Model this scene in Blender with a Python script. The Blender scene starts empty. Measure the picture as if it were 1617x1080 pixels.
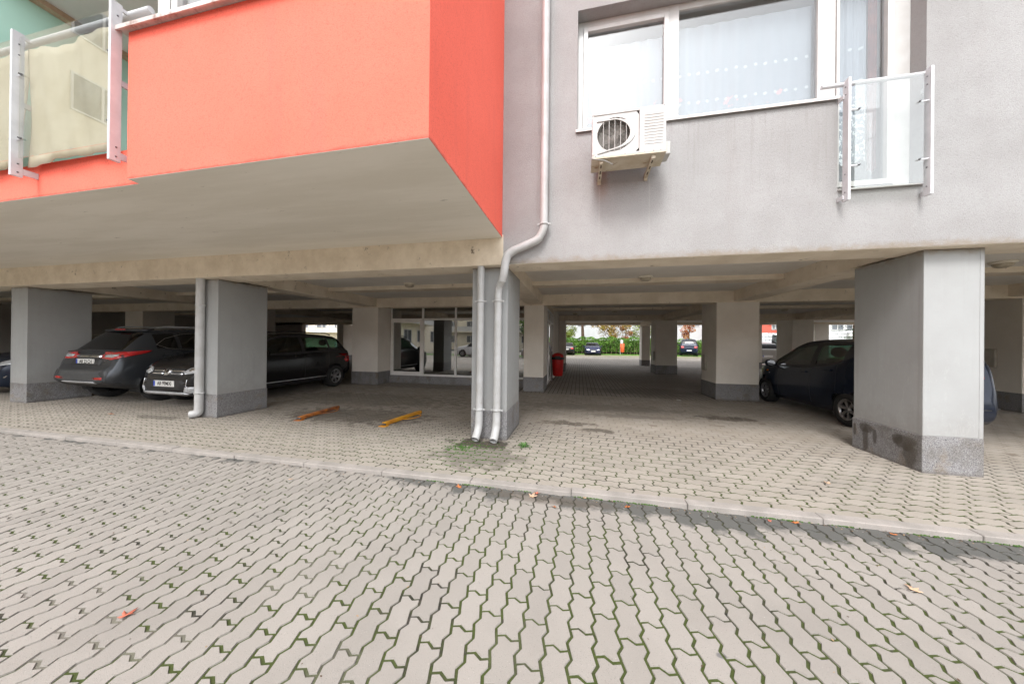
import bpy, bmesh, math, random
from mathutils import Vector, Matrix
from mathutils.bvhtree import BVHTree

random.seed(7)
SC = bpy.context.scene
COL = SC.collection
R = math.radians

# ------------------------------------------------------------------ camera
cam_d = bpy.data.cameras.new('camera')
cam_d.sensor_width = 36.0
cam_d.lens = 11.072
cam_d.clip_start = 0.05
cam_d.clip_end = 600
cam = bpy.data.objects.new('camera', cam_d)
COL.objects.link(cam)
CAM = Vector((0.0, -4.17, 1.327))
yaw, pit, rol = R(12.1427), R(0.1116), R(0.6025)
fw = Vector((-math.sin(yaw) * math.cos(pit), math.cos(yaw) * math.cos(pit), math.sin(pit)))
rt = Vector((math.cos(yaw), math.sin(yaw), 0))
up = rt.cross(fw)
r2 = math.cos(rol) * rt + math.sin(rol) * up
u2 = -math.sin(rol) * rt + math.cos(rol) * up
cam.matrix_world = Matrix(((r2.x, u2.x, -fw.x, CAM.x), (r2.y, u2.y, -fw.y, CAM.y), (r2.z, u2.z, -fw.z, CAM.z), (0, 0, 0, 1)))
SC.camera = cam

# ------------------------------------------------------------------ world, sun, exposure (overcast day)
SUN_AZ, SUN_EL = 188.0, 51.0          # compass-like azimuth measured from +Y clockwise
W = bpy.data.worlds.new('World')
SC.world = W
W.use_nodes = True
wn = W.node_tree
for n in list(wn.nodes):
    wn.nodes.remove(n)
sky = wn.nodes.new('ShaderNodeTexSky')
sky.sky_type = 'NISHITA'
sky.sun_disc = False
sky.sun_elevation = R(SUN_EL)
sky.sun_rotation = R(SUN_AZ)
sky.air_density = 1.0
sky.dust_density = 1.5
sky.ozone_density = 1.0
hs = wn.nodes.new('ShaderNodeHueSaturation')
hs.inputs['Saturation'].default_value = 0.14
bg = wn.nodes.new('ShaderNodeBackground')
bg.inputs['Strength'].default_value = 0.15
wo = wn.nodes.new('ShaderNodeOutputWorld')
wn.links.new(sky.outputs[0], hs.inputs['Color'])
wn.links.new(hs.outputs[0], bg.inputs['Color'])
wn.links.new(bg.outputs[0], wo.inputs[0])
sd = bpy.data.lights.new('sun', 'SUN')
sd.energy = 0.9
sd.angle = R(18)
sd.color = (1.0, 0.98, 0.96)
sun = bpy.data.objects.new('sun', sd)
COL.objects.link(sun)
az = R(SUN_AZ)
sdir = Vector((math.sin(az) * math.cos(R(SUN_EL)), math.cos(az) * math.cos(R(SUN_EL)), math.sin(R(SUN_EL))))
sun.rotation_euler = (-sdir).to_track_quat('-Z', 'Y').to_euler()
sun.location = (0, -10, 20)
vs = SC.view_settings
vs.view_transform = 'Standard'
vs.look = 'None'
vs.gamma = 1.0
vs.use_curve_mapping = False
vs.exposure = 1.72
SC.render.engine = 'CYCLES'
SC.cycles.max_bounces = 10
SC.cycles.diffuse_bounces = 6
SC.cycles.transparent_max_bounces = 16
SC.cycles.use_denoising = True
SC.cycles.sample_clamp_indirect = 6

# ------------------------------------------------------------------ material helpers
MATS = {}


def lin(r, g, b):
    f = lambda c: (c / 255 / 12.92) if c / 255 <= .04045 else ((c / 255 + .055) / 1.055) ** 2.4
    return (f(r), f(g), f(b))


class NT:
    def __init__(s, name):
        s.m = bpy.data.materials.new(name)
        s.m.use_nodes = True
        s.t = s.m.node_tree
        for n in list(s.t.nodes):
            s.t.nodes.remove(n)
        s.out = s.t.nodes.new('ShaderNodeOutputMaterial')
        g = s.t.nodes.new('ShaderNodeNewGeometry')
        s.geo = g
        s.pos = g.outputs['Position']

    def put(s, sock, v):
        if hasattr(v, 'is_linked'):
            s.t.links.new(v, sock)
        elif isinstance(v, (tuple, list)) and len(v) == 3 and sock.type == 'RGBA':
            sock.default_value = (*v, 1)
        else:
            sock.default_value = v

    def n(s, typ, ins=None, **at):
        nd = s.t.nodes.new(typ)
        for k, v in at.items():
            setattr(nd, k, v)
        for k, v in (ins or {}).items():
            s.put(nd.inputs[k], v)
        return nd

    def math(s, op, a, b=0.0, c=0.0, clamp=False):
        nd = s.n('ShaderNodeMath', {0: a, 1: b, 2: c}, operation=op, use_clamp=clamp)
        return nd.outputs[0]

    def sep(s, v=None):
        return s.n('ShaderNodeSeparateXYZ', {0: v or s.pos}).outputs

    def scalev(s, k, v=None):
        return s.n('ShaderNodeVectorMath', {0: v or s.pos, 1: k}, operation='MULTIPLY').outputs[0]

    def noise(s, scale, detail=4, rough=.55, vec=None, dist=0.0):
        return s.n('ShaderNodeTexNoise', {'Vector': vec or s.pos, 'Scale': scale, 'Detail': detail, 'Roughness': rough, 'Distortion': dist}).outputs['Fac']

    def ramp(s, f, lo, hi):
        return s.n('ShaderNodeMapRange', {0: f, 1: lo, 2: hi, 3: 0.0, 4: 1.0}, interpolation_type='SMOOTHSTEP').outputs[0]

    def mix(s, f, a, b, blend='MIX'):
        nd = s.n('ShaderNodeMix', data_type='RGBA', blend_type=blend)
        s.put(nd.inputs[0], f)
        s.put(nd.inputs[6], a)
        s.put(nd.inputs[7], b)
        return nd.outputs[2]

    def bump(s, h, strength, dist=.01, normal=None):
        i = {'Height': h, 'Strength': strength, 'Distance': dist}
        if normal:
            i['Normal'] = normal
        return s.n('ShaderNodeBump', i).outputs[0]

    def bsdf(s, color, rough=.8, metal=0.0, normal=None, **kw):
        i = {'Base Color': color, 'Roughness': rough, 'Metallic': metal}
        if normal:
            i['Normal'] = normal
        i.update(kw)
        b = s.n('ShaderNodeBsdfPrincipled', i)
        s.t.links.new(b.outputs[0], s.out.inputs[0])
        return b

    def ellipse(s, cx, cy, rx, ry, edge=.5, amp=.7, scale=6):
        """soft noisy blob mask on the ground plane"""
        x, y, z = s.sep()
        a = s.math('DIVIDE', s.math('SUBTRACT', x, cx), rx)
        b = s.math('DIVIDE', s.math('SUBTRACT', y, cy), ry)
        d = s.math('SQRT', s.math('ADD', s.math('MULTIPLY', a, a), s.math('MULTIPLY', b, b)))
        nz = s.math('MULTIPLY', s.math('SUBTRACT', s.noise(scale, 5), .5), amp * 2)
        return s.math('SUBTRACT', 1.0, s.ramp(s.math('ADD', d, nz), 1 - edge, 1.0))


def surf(name, c1, c2=None, scale=2.0, rough=.85, bump=0.0, bscale=120, bdist=.004, speck=None, metal=0.0, dirt=None, lo=.35, hi=.65, spec=.5, stretch=None, coat=0.0):
    if name in MATS:
        return MATS[name]
    m = NT(name)
    col = c1
    vec = m.scalev(stretch) if stretch else m.pos
    if c2:
        col = m.mix(m.ramp(m.noise(scale, 6, .6, vec), lo, hi), c1, c2)
    if dirt:
        dc, ds, d0, d1 = dirt
        col = m.mix(m.math('MULTIPLY', m.ramp(m.noise(ds, 8, .65, vec), d0, d1), .8), col, dc)
    if speck:
        sc_, sk, a0, a1 = speck
        col = m.mix(m.ramp(m.noise(sk, 2, .5), a0, a1), col, sc_)
    nm = m.bump(m.noise(bscale, 3, .6), bump, bdist) if bump else None
    m.bsdf(col, rough, metal, nm, **{'Specular IOR Level': spec, 'Coat Weight': coat})
    MATS[name] = m.m
    return m.m


def plain(name, c, rough=.5, metal=0.0, **kw):
    """one paint, with faint wear so that it never reads as one flat value"""
    if name in MATS:
        return MATS[name]
    m = NT(name)
    c2 = tuple(v * .8 for v in c)
    col = m.mix(m.ramp(m.noise(9, 5), .35, .75), c, c2)
    m.bsdf(col, rough, metal, None, **kw)
    MATS[name] = m.m
    return m.m


def glass(name, tint=(.9, .95, .95), rough=.0, ior=1.5, dark=0.0):
    """thin pane: see-through tinted, mirror reflection by Fresnel"""
    m = NT(name)
    tr = m.n('ShaderNodeBsdfTransparent', {'Color': tint})
    gl = m.n('ShaderNodeBsdfGlossy', {'Color': (1, 1, 1), 'Roughness': rough})
    cs = m.math('ABSOLUTE', m.n('ShaderNodeVectorMath', {0: m.geo.outputs['Incoming'], 1: m.geo.outputs['Normal']}, operation='DOT_PRODUCT').outputs['Value'])
    f0 = ((ior - 1) / (ior + 1)) ** 2 + dark
    fr = m.math('ADD', f0, m.math('MULTIPLY', 1 - f0, m.math('POWER', m.math('SUBTRACT', 1.0, cs, clamp=True), 5.0)), clamp=True)
    mx = m.n('ShaderNodeMixShader', {0: fr, 1: tr.outputs[0], 2: gl.outputs[0]})
    m.t.links.new(mx.outputs[0], m.out.inputs[0])
    MATS[name] = m.m
    return m.m


# ------------------------------------------------------------------ mesh / object helpers
ORIG = {}


class MB:
    def __init__(s):
        s.v, s.f, s.mi, s.sm = [], [], [], []

    def add(s, vs_, fs, mi=0, smooth=False):
        o = len(s.v)
        s.v += [tuple(p) for p in vs_]
        for f in fs:
            s.f.append(tuple(i + o for i in f))
            s.mi.append(mi)
            s.sm.append(smooth)
        return s

    def box(s, x0, x1, y0, y1, z0, z1, mi=0):
        v = [(x0, y0, z0), (x1, y0, z0), (x1, y1, z0), (x0, y1, z0), (x0, y0, z1), (x1, y0, z1), (x1, y1, z1), (x0, y1, z1)]
        return s.add(v, [(0, 3, 2, 1), (4, 5, 6, 7), (0, 1, 5, 4), (1, 2, 6, 5), (2, 3, 7, 6), (3, 0, 4, 7)], mi)

    def tube(s, pts, r, n=14, cap=True, mi=0, closed=False):
        P = [Vector(p) for p in pts]
        N = len(P)
        rr = r if isinstance(r, (list, tuple)) else [r] * N
        rings = []
        ref = None
        for i, p in enumerate(P):
            a = P[(i - 1) % N] if (i > 0 or closed) else p
            b = P[(i + 1) % N] if (i < N - 1 or closed) else p
            d = (b - a).normalized()
            if ref is None:
                ref = Vector((0, 0, 1)) if abs(d.z) < .9 else Vector((1, 0, 0))
            x = (ref - d * ref.dot(d)).normalized()
            y = d.cross(x)
            ref = x
            rings.append([p + (x * math.cos(2 * math.pi * k / n) + y * math.sin(2 * math.pi * k / n)) * rr[i] for k in range(n)])
        v = [q for ring in rings for q in ring]
        f = []
        for i in range(N if closed else N - 1):
            a, b = i * n, ((i + 1) % N) * n
            for k in range(n):
                f.append((a + k, a + (k + 1) % n, b + (k + 1) % n, b + k))
        s.add(v, f, mi, True)
        if cap and not closed:
            s.add(rings[0], [tuple(range(n))[::-1]], mi)
            s.add(rings[-1], [tuple(range(n))], mi)
        return s

    def lathe(s, prof, c=(0, 0, 0), n=28, axis='z', mi=0, smooth=True):
        """prof: list of (radius, height)"""
        v, f = [], []
        for (r, h) in prof:
            for k in range(n):
                a = 2 * math.pi * k / n
                p = (r * math.cos(a), r * math.sin(a), h)
                if axis == 'x':
                    p = (p[2], p[0], p[1])
                elif axis == 'y':
                    p = (p[0], p[2], p[1])
                v.append((p[0] + c[0], p[1] + c[1], p[2] + c[2]))
        for i in range(len(prof) - 1):
            for k in range(n):
                f.append((i * n + k, i * n + (k + 1) % n, (i + 1) * n + (k + 1) % n, (i + 1) * n + k))
        return s.add(v, f, mi, smooth)

    def prism(s, poly, z0, z1, mi=0):
        n = len(poly)
        v = [(x, y, z0) for x, y in poly] + [(x, y, z1) for x, y in poly]
        f = [tuple(range(n))[::-1], tuple(range(n, 2 * n))] + [(i, (i + 1) % n, n + (i + 1) % n, n + i) for i in range(n)]
        return s.add(v, f, mi)

    def grid(s, fn, nu, nv, mi=0, smooth=True):
        v = [fn(i / nu, j / nv) for j in range(nv + 1) for i in range(nu + 1)]
        f = [(j * (nu + 1) + i, j * (nu + 1) + i + 1, (j + 1) * (nu + 1) + i + 1, (j + 1) * (nu + 1) + i) for j in range(nv) for i in range(nu)]
        return s.add(v, f, mi, smooth)

    def mesh(s, name, mats, org=None):
        me = bpy.data.meshes.new(name)
        o = org or Vector((0, 0, 0))
        me.from_pydata([(x - o[0], y - o[1], z - o[2]) for x, y, z in s.v], [], s.f)
        for m in (mats if isinstance(mats, (list, tuple)) else [mats]):
            me.materials.append(m)
        if any(s.mi):
            me.polygons.foreach_set('material_index', s.mi)
        if any(s.sm):
            me.polygons.foreach_set('use_smooth', s.sm)
        me.update()
        return me

    def build(s, name, mats, parent=None, label=None, cat=None, group=None, kind=None, bevel=0, at=None):
        org = ORIG.get(parent.name, Vector((0, 0, 0))) if parent else Vector(at or (0, 0, 0))
        o = bpy.data.objects.new(name, s.mesh(name, mats, org))
        COL.objects.link(o)
        if parent:
            o.parent = parent
        else:
            o.location = org
        ORIG[o.name] = org
        tag(o, label, cat, group, kind)
        if bevel:
            b = o.modifiers.new('bevel', 'BEVEL')
            b.width = bevel
            b.segments = 2
            b.limit_method = 'ANGLE'
            b.angle_limit = R(40)
        return o


def tag(o, label=None, cat=None, group=None, kind=None):
    for k, v in (('label', label), ('category', cat), ('group', group), ('kind', kind)):
        if v:
            o[k] = v
    return o


def empty(name, loc=(0, 0, 0), label=None, cat=None, group=None, kind=None, local=False, rz=0.0):
    o = bpy.data.objects.new(name, None)
    o.empty_display_size = .1
    COL.objects.link(o)
    o.location = loc
    o.rotation_euler = (0, 0, rz)
    ORIG[o.name] = Vector((0, 0, 0)) if local else Vector(loc)
    return tag(o, label, cat, group, kind)


def copy_tree(o, parent=None):
    c = o.copy()
    COL.objects.link(c)
    if parent:
        c.parent = parent
    for ch in [q for q in bpy.data.objects if q.parent == o]:
        copy_tree(ch, c)
    return c


def text_mesh(txt, size, name, mat, parent, mtx, extrude=.0008, squeeze=1.0):
    cu = bpy.data.curves.new('letters', 'FONT')
    cu.body = txt
    cu.size = size
    cu.extrude = extrude
    cu.offset = size * .018
    cu.align_x = 'CENTER'
    cu.align_y = 'CENTER'
    t = bpy.data.objects.new('letters', cu)
    COL.objects.link(t)
    bpy.context.view_layer.update()
    me = bpy.data.meshes.new_from_object(t.evaluated_get(bpy.context.evaluated_depsgraph_get()))
    bpy.data.objects.remove(t)
    me.transform(Matrix.Diagonal((squeeze, 1, 1, 1)))
    me.transform(mtx)
    me.materials.clear()
    me.materials.append(mat)
    o = bpy.data.objects.new(name, me)
    COL.objects.link(o)
    o.parent = parent
    return o

# ------------------------------------------------------------------ materials of the place
def stucco_material():
    m = NT('grey_stucco')
    x, y, z = m.sep()
    base = m.mix(m.ramp(m.noise(1.3, 6, .6), .35, .7), (.32, .312, .308), (.37, .364, .362))
    grain = m.noise(95, 4, .7)
    base = m.mix(m.ramp(grain, .5, .8), base, (.24, .225, .222))
    base = m.mix(m.math('MULTIPLY', m.ramp(m.noise(38, 5, .75), .5, .75), .35), base, (.26, .24, .235))
    base = m.mix(m.math('MULTIPLY', m.ramp(m.noise(1.0, 5, .6, m.scalev((5, 1, .5))), .5, .75), .3), base, (.3, .28, .27))
    # rain streaks below the window sill and the door
    st = m.noise(1.0, 5, .7, m.scalev((20, 1, .8)))
    under = m.math('MULTIPLY', m.ramp(z, 2.75, 3.7), m.ramp(z, 4.02, 3.9))
    inx = m.math('MULTIPLY', m.ramp(x, .7, 1.2), m.ramp(x, 2.75, 2.6))
    base = m.mix(m.math('MULTIPLY', m.math('MULTIPLY', m.ramp(st, .5, .68), m.math('MULTIPLY', under, inx)), .4), base, (.25, .235, .22))
    # grime creeping up from the lower edge and along the soffit line
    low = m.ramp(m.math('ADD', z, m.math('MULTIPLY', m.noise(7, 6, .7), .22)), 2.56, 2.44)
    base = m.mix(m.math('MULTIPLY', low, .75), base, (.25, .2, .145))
    # left stretch below the balcony is bare brown plaster
    plast = m.mix(m.ramp(m.noise(4, 7, .65), .3, .7), (.82, .72, .58), (.68, .58, .45))
    plast = m.mix(m.ramp(m.noise(6, 8, .75), .6, .72), plast, (.12, .085, .055))
    isl = m.math('MULTIPLY', m.ramp(x, -.99, -1.01), m.ramp(z, 2.76, 2.74))
    base = m.mix(isl, base, plast)
    # rust below the air conditioner bracket
    ax = m.math('ABSOLUTE', m.math('SUBTRACT', x, .25))
    rust = m.math('MULTIPLY', m.ramp(m.math('ADD', ax, m.math('MULTIPLY', m.noise(14, 4), .12)), .17, .05), m.math('MULTIPLY', m.ramp(z, 3.0, 3.3), m.ramp(z, 3.72, 3.5)))
    base = m.mix(m.math('MULTIPLY', rust, .45), base, (.27, .13, .065))
    for rx in (.22, .80):
        sx = m.math('ABSOLUTE', m.math('SUBTRACT', x, rx))
        line = m.math('MULTIPLY', m.ramp(sx, .011, .004), m.math('MULTIPLY', m.ramp(z, 2.6, 2.8), m.ramp(z, 3.34, 3.3)))
        base = m.mix(m.math('MULTIPLY', line, .16), base, (.55, .52, .5))
    nm = m.bump(m.noise(110, 5, .75), .9, .008)
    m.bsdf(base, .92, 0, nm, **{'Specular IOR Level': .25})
    return m.m


def paver_material(name, base, dark, light, kerbside):
    m = NT(name)
    x, y, z = m.sep()
    oi = m.n('ShaderNodeObjectInfo').outputs['Random']
    isl = m.geo.outputs['Random Per Island']
    rnd = m.math('FRACT', m.math('ADD', m.math('MULTIPLY', oi, 7.31), isl))
    col = m.mix(rnd, dark, light)
    col = m.mix(.4, col, base)
    col = m.mix(m.math('MULTIPLY', m.ramp(rnd, .9, .94), .3), col, tuple(c * .6 for c in base))
    col = m.mix(m.math('MULTIPLY', m.ramp(m.noise(1.1, 6, .65), .42, .72), .42), col, tuple(c * .7 for c in base))
    col = m.mix(m.ramp(m.noise(230, 2, .5), .6, .75), col, tuple(c * .62 for c in base))
    col = m.mix(m.ramp(m.noise(180, 2, .5), .68, .8), col, tuple(min(1, c * 1.5) for c in base))
    rough = .88
    if kerbside:
        d = m.math('SUBTRACT', -1.306, y)
        wdt = m.math('ADD', .02, m.math('MULTIPLY', m.ramp(x, -2.6, .6), .2))
        nz = m.math('MULTIPLY', m.math('SUBTRACT', m.noise(7, 6, .7), .5), .42)
        mk = m.ramp(m.math('SUBTRACT', m.math('ADD', m.math('SUBTRACT', wdt, d), m.math('MULTIPLY', m.math('SUBTRACT', rnd, .5), .15)), nz), -.06, .06)
        col = m.mix(m.math('MULTIPLY', mk, .78), col, (.045, .05, .048))
        wet = m.ellipse(-.25, -1.42, .75, .1, .6, .5, 5)
        col = m.mix(m.math('MULTIPLY', wet, .55), col, (.1, .08, .062))
        for (sx, sy, r1, r2_) in ((1.16, -2.9, .03, .02), (.62, -2.62, .025, .018), (2.05, -2.22, .03, .02)):
            col = m.mix(m.math('MULTIPLY', m.ellipse(sx, sy, r1, r2_, .5, .3, 30), .7), col, (.09, .09, .095))
    else:
        for (sx, sy, r1, r2_, a) in ((-.22, 1.15, .42, .13, .75), (.3, .82, .28, .1, .7), (2.62, 2.2, .42, .18, .75), (1.0, 1.9, .8, .14, .35), (-3.9, .75, 1.3, .5, .55), (-1.25, -.22, .45, .14, .8), (-1.15, -.62, .5, .36, .4),
                                     (-4.8, 2.2, 2.2, .7, .4), (-7.0, -.2, .5, .1, .4), (.3, 2.6, 1.6, .35, .3)):
            col = m.mix(m.math('MULTIPLY', m.ellipse(sx, sy, r1 * 1.2, r2_ * 1.25, .4, 1.15, 5.5), min(1, a * 1.15)), col, (.045, .037, .03))
        dust = m.math('MULTIPLY', m.ramp(y, -.6, .8), .35)
        col = m.mix(m.math('MULTIPLY', dust, m.ramp(m.noise(2.2, 6), .3, .7)), col, (.27, .225, .175))
    nm = m.bump(m.noise(260, 3, .6), .5, .003)
    m.bsdf(col, rough, 0, nm, **{'Specular IOR Level': .3})
    MATS[name] = m.m
    return m.m


def joint_material(name, kerbside):
    m = NT(name)
    x, y, z = m.sep()
    soil = m.mix(m.ramp(m.noise(40, 4), .35, .65), (.022, .02, .015), (.055, .047, .036))
    moss = m.mix(m.noise(60, 3), (.03, .043, .007), (.06, .078, .013))
    mk = m.ramp(m.noise(1.6, 5, .7), .36, .52)
    mk = m.math('MULTIPLY', mk, m.ramp(m.noise(22, 3), .25, .4))
    if kerbside:
        mk = m.math('MULTIPLY', mk, m.ramp(y, -1.3, -1.75))
        col = m.mix(mk, soil, moss)
        col = m.mix(m.math('MULTIPLY', m.ramp(m.noise(2.1, 3), .55, .62), m.math('MULTIPLY', m.ramp(x, .5, -3), .8)), col, (.19, .17, .15))
    else:
        mk = m.math('MULTIPLY', m.math('ADD', mk, m.ellipse(-1.15, -.6, .9, .5, .6, .5, 3), clamp=True), m.ramp(m.math('ADD', y, m.math('MULTIPLY', m.math('ABSOLUTE', m.math('ADD', x, -.4)), .06)), .7, -.2))
        col = m.mix(mk, soil, moss)
        sand = m.mix(m.noise(30, 4), (.17, .14, .11), (.25, .21, .165))
        col = m.mix(m.ramp(m.math('ADD', y, m.math('MULTIPLY', m.noise(1.5, 4), .9)), .75, 1.7), col, sand)
    m.bsdf(col, .95, 0, m.bump(m.noise(120, 4), .8, .006))
    MATS[name] = m.m
    return m.m


def far_paving_material():
    m = NT('far_paving')
    x, y, z = m.sep()
    v = m.n('ShaderNodeCombineXYZ', {0: y, 1: x, 2: 0.0}).outputs[0]
    br = m.n('ShaderNodeTexBrick', {'Vector': v, 'Color1': (.27, .24, .205), 'Color2': (.32, .285, .25), 'Mortar': (.07, .06, .05), 'Scale': 1.0, 'Mortar Size': .009, 'Mortar Smooth': .2, 'Brick Width': .22, 'Row Height': .115})
    col = m.mix(m.math('MULTIPLY', m.ramp(m.noise(.7, 6), .4, .7), .5), br.outputs[0], (.17, .145, .12))
    col = m.mix(m.math('MULTIPLY', m.ellipse(1.8, 5.2, 2.2, 1.0, .7, .8, 2), .5), col, (.06, .05, .04))
    m.bsdf(col, .85, 0, m.bump(br.outputs['Fac'], -.6, .01))
    MATS['far_paving'] = m.m
    return m.m


def pillar_material():
    m = NT('pillar_paint')
    x, y, z = m.sep()
    c = m.mix(m.ramp(m.noise(1.6, 6, .6), .3, .75), (.355, .36, .358), (.32, .322, .318))
    # scuffs of cars and bags
    sc = m.noise(1.0, 4, .6, m.scalev((9, 9, 2.2)), 1.5)
    ring = m.math('MULTIPLY', m.ramp(sc, .555, .57), m.ramp(sc, .6, .585))
    c = m.mix(m.math('MULTIPLY', ring, m.math('MULTIPLY', m.ramp(z, 1.4, 1.0), .1)), c, (.58, .58, .57))
    sp = m.ramp(m.math('ADD', z, m.math('MULTIPLY', m.noise(6, 6, .7), .9)), 1.15, .75)
    c = m.mix(m.math('MULTIPLY', sp, .22), c, (.2, .175, .145))
    vs_ = m.noise(1.0, 5, .65, m.scalev((11, 11, .6)))
    c = m.mix(m.math('MULTIPLY', m.ramp(vs_, .52, .75), .16), c, (.22, .21, .195))
    # grime under the beam
    g = m.ramp(m.math('ADD', z, m.math('MULTIPLY', m.noise(9, 5), .16)), 2.36, 2.46)
    c = m.mix(m.math('MULTIPLY', g, .7), c, (.24, .19, .13))
    m.bsdf(c, .8, 0, m.bump(m.noise(50, 5), .18, .004), **{'Specular IOR Level': .3})
    return m.m


def plinth_material():
    m = NT('plinth_granite_plaster')
    x, y, z = m.sep()
    c = m.mix(m.ramp(m.noise(130, 2, .6), .42, .58), (.15, .147, .15), (.3, .292, .292))
    c = m.mix(m.ramp(m.noise(90, 2), .6, .66), c, (.07, .07, .075))
    c = m.mix(m.math('MULTIPLY', m.ramp(m.noise(5, 5), .55, .72), .5), c, (.2, .15, .095))
    # the dog-high dark patches on the near right pillar and others
    wob = m.math('MULTIPLY', m.math('SUBTRACT', m.noise(9, 4), .5), .22)
    near = m.math('MULTIPLY', m.math('MULTIPLY', m.ramp(x, 3.3, 3.5), m.ramp(x, 4.3, 4.2)), m.ramp(y, .0, .02))
    for (yc, zc_, ry, rz_) in ((.17, .26, .15, .09), (.13, .14, .09, .16), (.26, .29, .06, .07), (.66, .3, .1, .06), (.67, .16, .045, .18), (.54, .22, .035, .1), (.83, .24, .03, .1)):
        dy = m.math('DIVIDE', m.math('SUBTRACT', y, yc), ry)
        dz = m.math('DIVIDE', m.math('SUBTRACT', z, zc_), rz_)
        dd = m.math('ADD', m.math('SQRT', m.math('ADD', m.math('MULTIPLY', dy, dy), m.math('MULTIPLY', dz, dz))), m.math('MULTIPLY', wob, 5.5))
        c = m.mix(m.math('MULTIPLY', m.math('MULTIPLY', m.ramp(dd, 1.15, .6), near), .7), c, (.05, .04, .03))
    st = m.noise(1.0, 5, .6, m.scalev((3.3, 3.3, 2.0)))
    c = m.mix(m.math('MULTIPLY', m.ramp(st, .5, .65), .4), c, (.1, .085, .065))
    c = m.mix(m.math('MULTIPLY', m.ramp(m.math('ADD', z, m.math('MULTIPLY', m.noise(8, 4), .08)), .09, .03), .6), c, (.09, .075, .06))
    m.bsdf(c, .9, 0, m.bump(m.noise(140, 3), .5, .004))
    return m.m


def red_material():
    m = NT('red_stucco')
    x, y, z = m.sep()
    c = m.mix(m.ramp(m.noise(1.2, 5), .3, .7), (.95, .18, .125), (.9, .162, .11))
    c = m.mix(m.ramp(m.noise(100, 4, .7), .5, .76), c, (.62, .1, .075))
    c = m.mix(m.math('MULTIPLY', m.ramp(m.noise(30, 5, .75), .52, .75), .3), c, (.62, .105, .08))
    c = m.mix(m.math('MULTIPLY', m.ramp(m.noise(1.0, 5, .6, m.scalev((7, 7, .45))), .52, .75), .22), c, (.7, .14, .115))
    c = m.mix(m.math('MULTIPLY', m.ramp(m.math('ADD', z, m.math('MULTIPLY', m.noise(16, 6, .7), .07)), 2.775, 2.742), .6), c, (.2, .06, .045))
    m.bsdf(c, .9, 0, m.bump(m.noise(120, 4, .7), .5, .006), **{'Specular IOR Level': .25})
    return m.m


def curtain_material():
    """white net curtain: rows of stitched dots and a leafy hem"""
    m = NT('lace_curtain')
    x, y, z = m.sep()
    c = (.27, .288, .308)
    for (zr, sp) in ((4.36, .105), (4.72, .105)):
        fx = m.math('SUBTRACT', m.math('FRACT', m.math('DIVIDE', x, sp)), .5)
        fx = m.math('MULTIPLY', fx, sp)
        fz = m.math('SUBTRACT', z, zr)
        d = m.math('SQRT', m.math('ADD', m.math('MULTIPLY', fx, fx), m.math('MULTIPLY', fz, fz)))
        c = m.mix(m.math('MULTIPLY', m.ramp(d, .024, .012), .25), c, (.85, .86, .86))
    hem = m.math('MULTIPLY', m.ramp(m.noise(26, 4, .7), .53, .58), m.ramp(m.math('ADD', z, m.math('MULTIPLY', m.noise(4, 3), .2)), 4.32, 4.2))
    c = m.mix(m.math('MULTIPLY', hem, .8), c, (.9, .92, .9))
    red = m.math('MULTIPLY', m.ramp(m.noise(9, 2), .64, .67), m.math('MULTIPLY', m.ramp(z, 4.5, 4.4), m.ramp(z, 4.2, 4.3)))
    c = m.mix(m.math('MULTIPLY', red, .4), c, (.75, .3, .28))
    m.bsdf(c, .9, 0, None, **{'Specular IOR Level': .1})
    return m.m


STUCCO = stucco_material()
PILLAR = pillar_material()
PLINTH = plinth_material()
REDST = red_material()
LACE = curtain_material()
PAVE_LO = paver_material('drive_paver', (.288, .264, .238), (.262, .24, .216), (.316, .29, .263), True)
PAVE_UP = paver_material('walk_paver', (.31, .28, .24), (.28, .25, .214), (.345, .312, .272), False)
JOINT_LO = joint_material('drive_joints', True)
JOINT_UP = joint_material('walk_joints', False)
FARPAVE = far_paving_material()
SOFFIT = surf('soffit_plaster', (.82, .775, .7), (.74, .695, .615), 1.2, .92, .25, 60, .004, dirt=((.13, .1, .075), 9, .66, .74), stretch=(.5, 3, 1))
PLASTER = surf('beam_plaster', (.8, .71, .59), (.69, .6, .48), 2.5, .92, .3, 60, .004, dirt=((.11, .08, .055), 7, .6, .74))
CEIL = surf('ceiling_paint', (.78, .75, .7), (.7, .665, .615), 1.0, .9, .15, 50)
DARKWALL = surf('garage_wall', (.42, .39, .36), (.33, .3, .28), .8, .9, .2, 40)
KERB = surf('kerb_concrete', (.33, .3, .275), (.25, .23, .21), 4, .9, .5, 150, .004, dirt=((.08, .075, .06), 6, .62, .75), speck=((.16, .15, .14), 200, .6, .72))
PVC = surf('white_upvc', (.52, .515, .505), (.47, .46, .445), 5, .35, dirt=((.45, .38, .3), 11, .68, .8))
PIPE = surf('white_pipe', (.5, .5, .5), (.43, .425, .415), 5, .42, .05, 30, .004, dirt=((.3, .24, .17), 7, .64, .76))
WHITEMETAL = surf('white_metal', (.6, .6, .62), (.53, .53, .55), 7, .4, dirt=((.38, .3, .22), 14, .66, .78))
STEEL = surf('bolt_steel', (.22, .22, .23), (.12, .12, .12), 40, .4, metal=.8)
RUBBER = surf('tyre_rubber', (.018, .018, .019), (.03, .03, .03), 12, .85)
BLACKPL = surf('black_plastic', (.02, .021, .023), (.03, .03, .032), 14, .55)
WELL = surf('wheel_well', (.01, .01, .01), (.015, .015, .015), 9, .95)
CHROME = surf('chrome', (.75, .76, .78), (.6, .6, .62), 20, .12, metal=1)
ALLOY = surf('alloy', (.5, .5, .51), (.38, .38, .39), 14, .3, metal=.85)
SILVERPL = surf('silver_plastic', (.55, .56, .58), (.45, .46, .48), 14, .35, metal=.3)
REDLENS = plain('red_lens', (.5, .012, .015), .12, **{'Coat Weight': 1.0})
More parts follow.
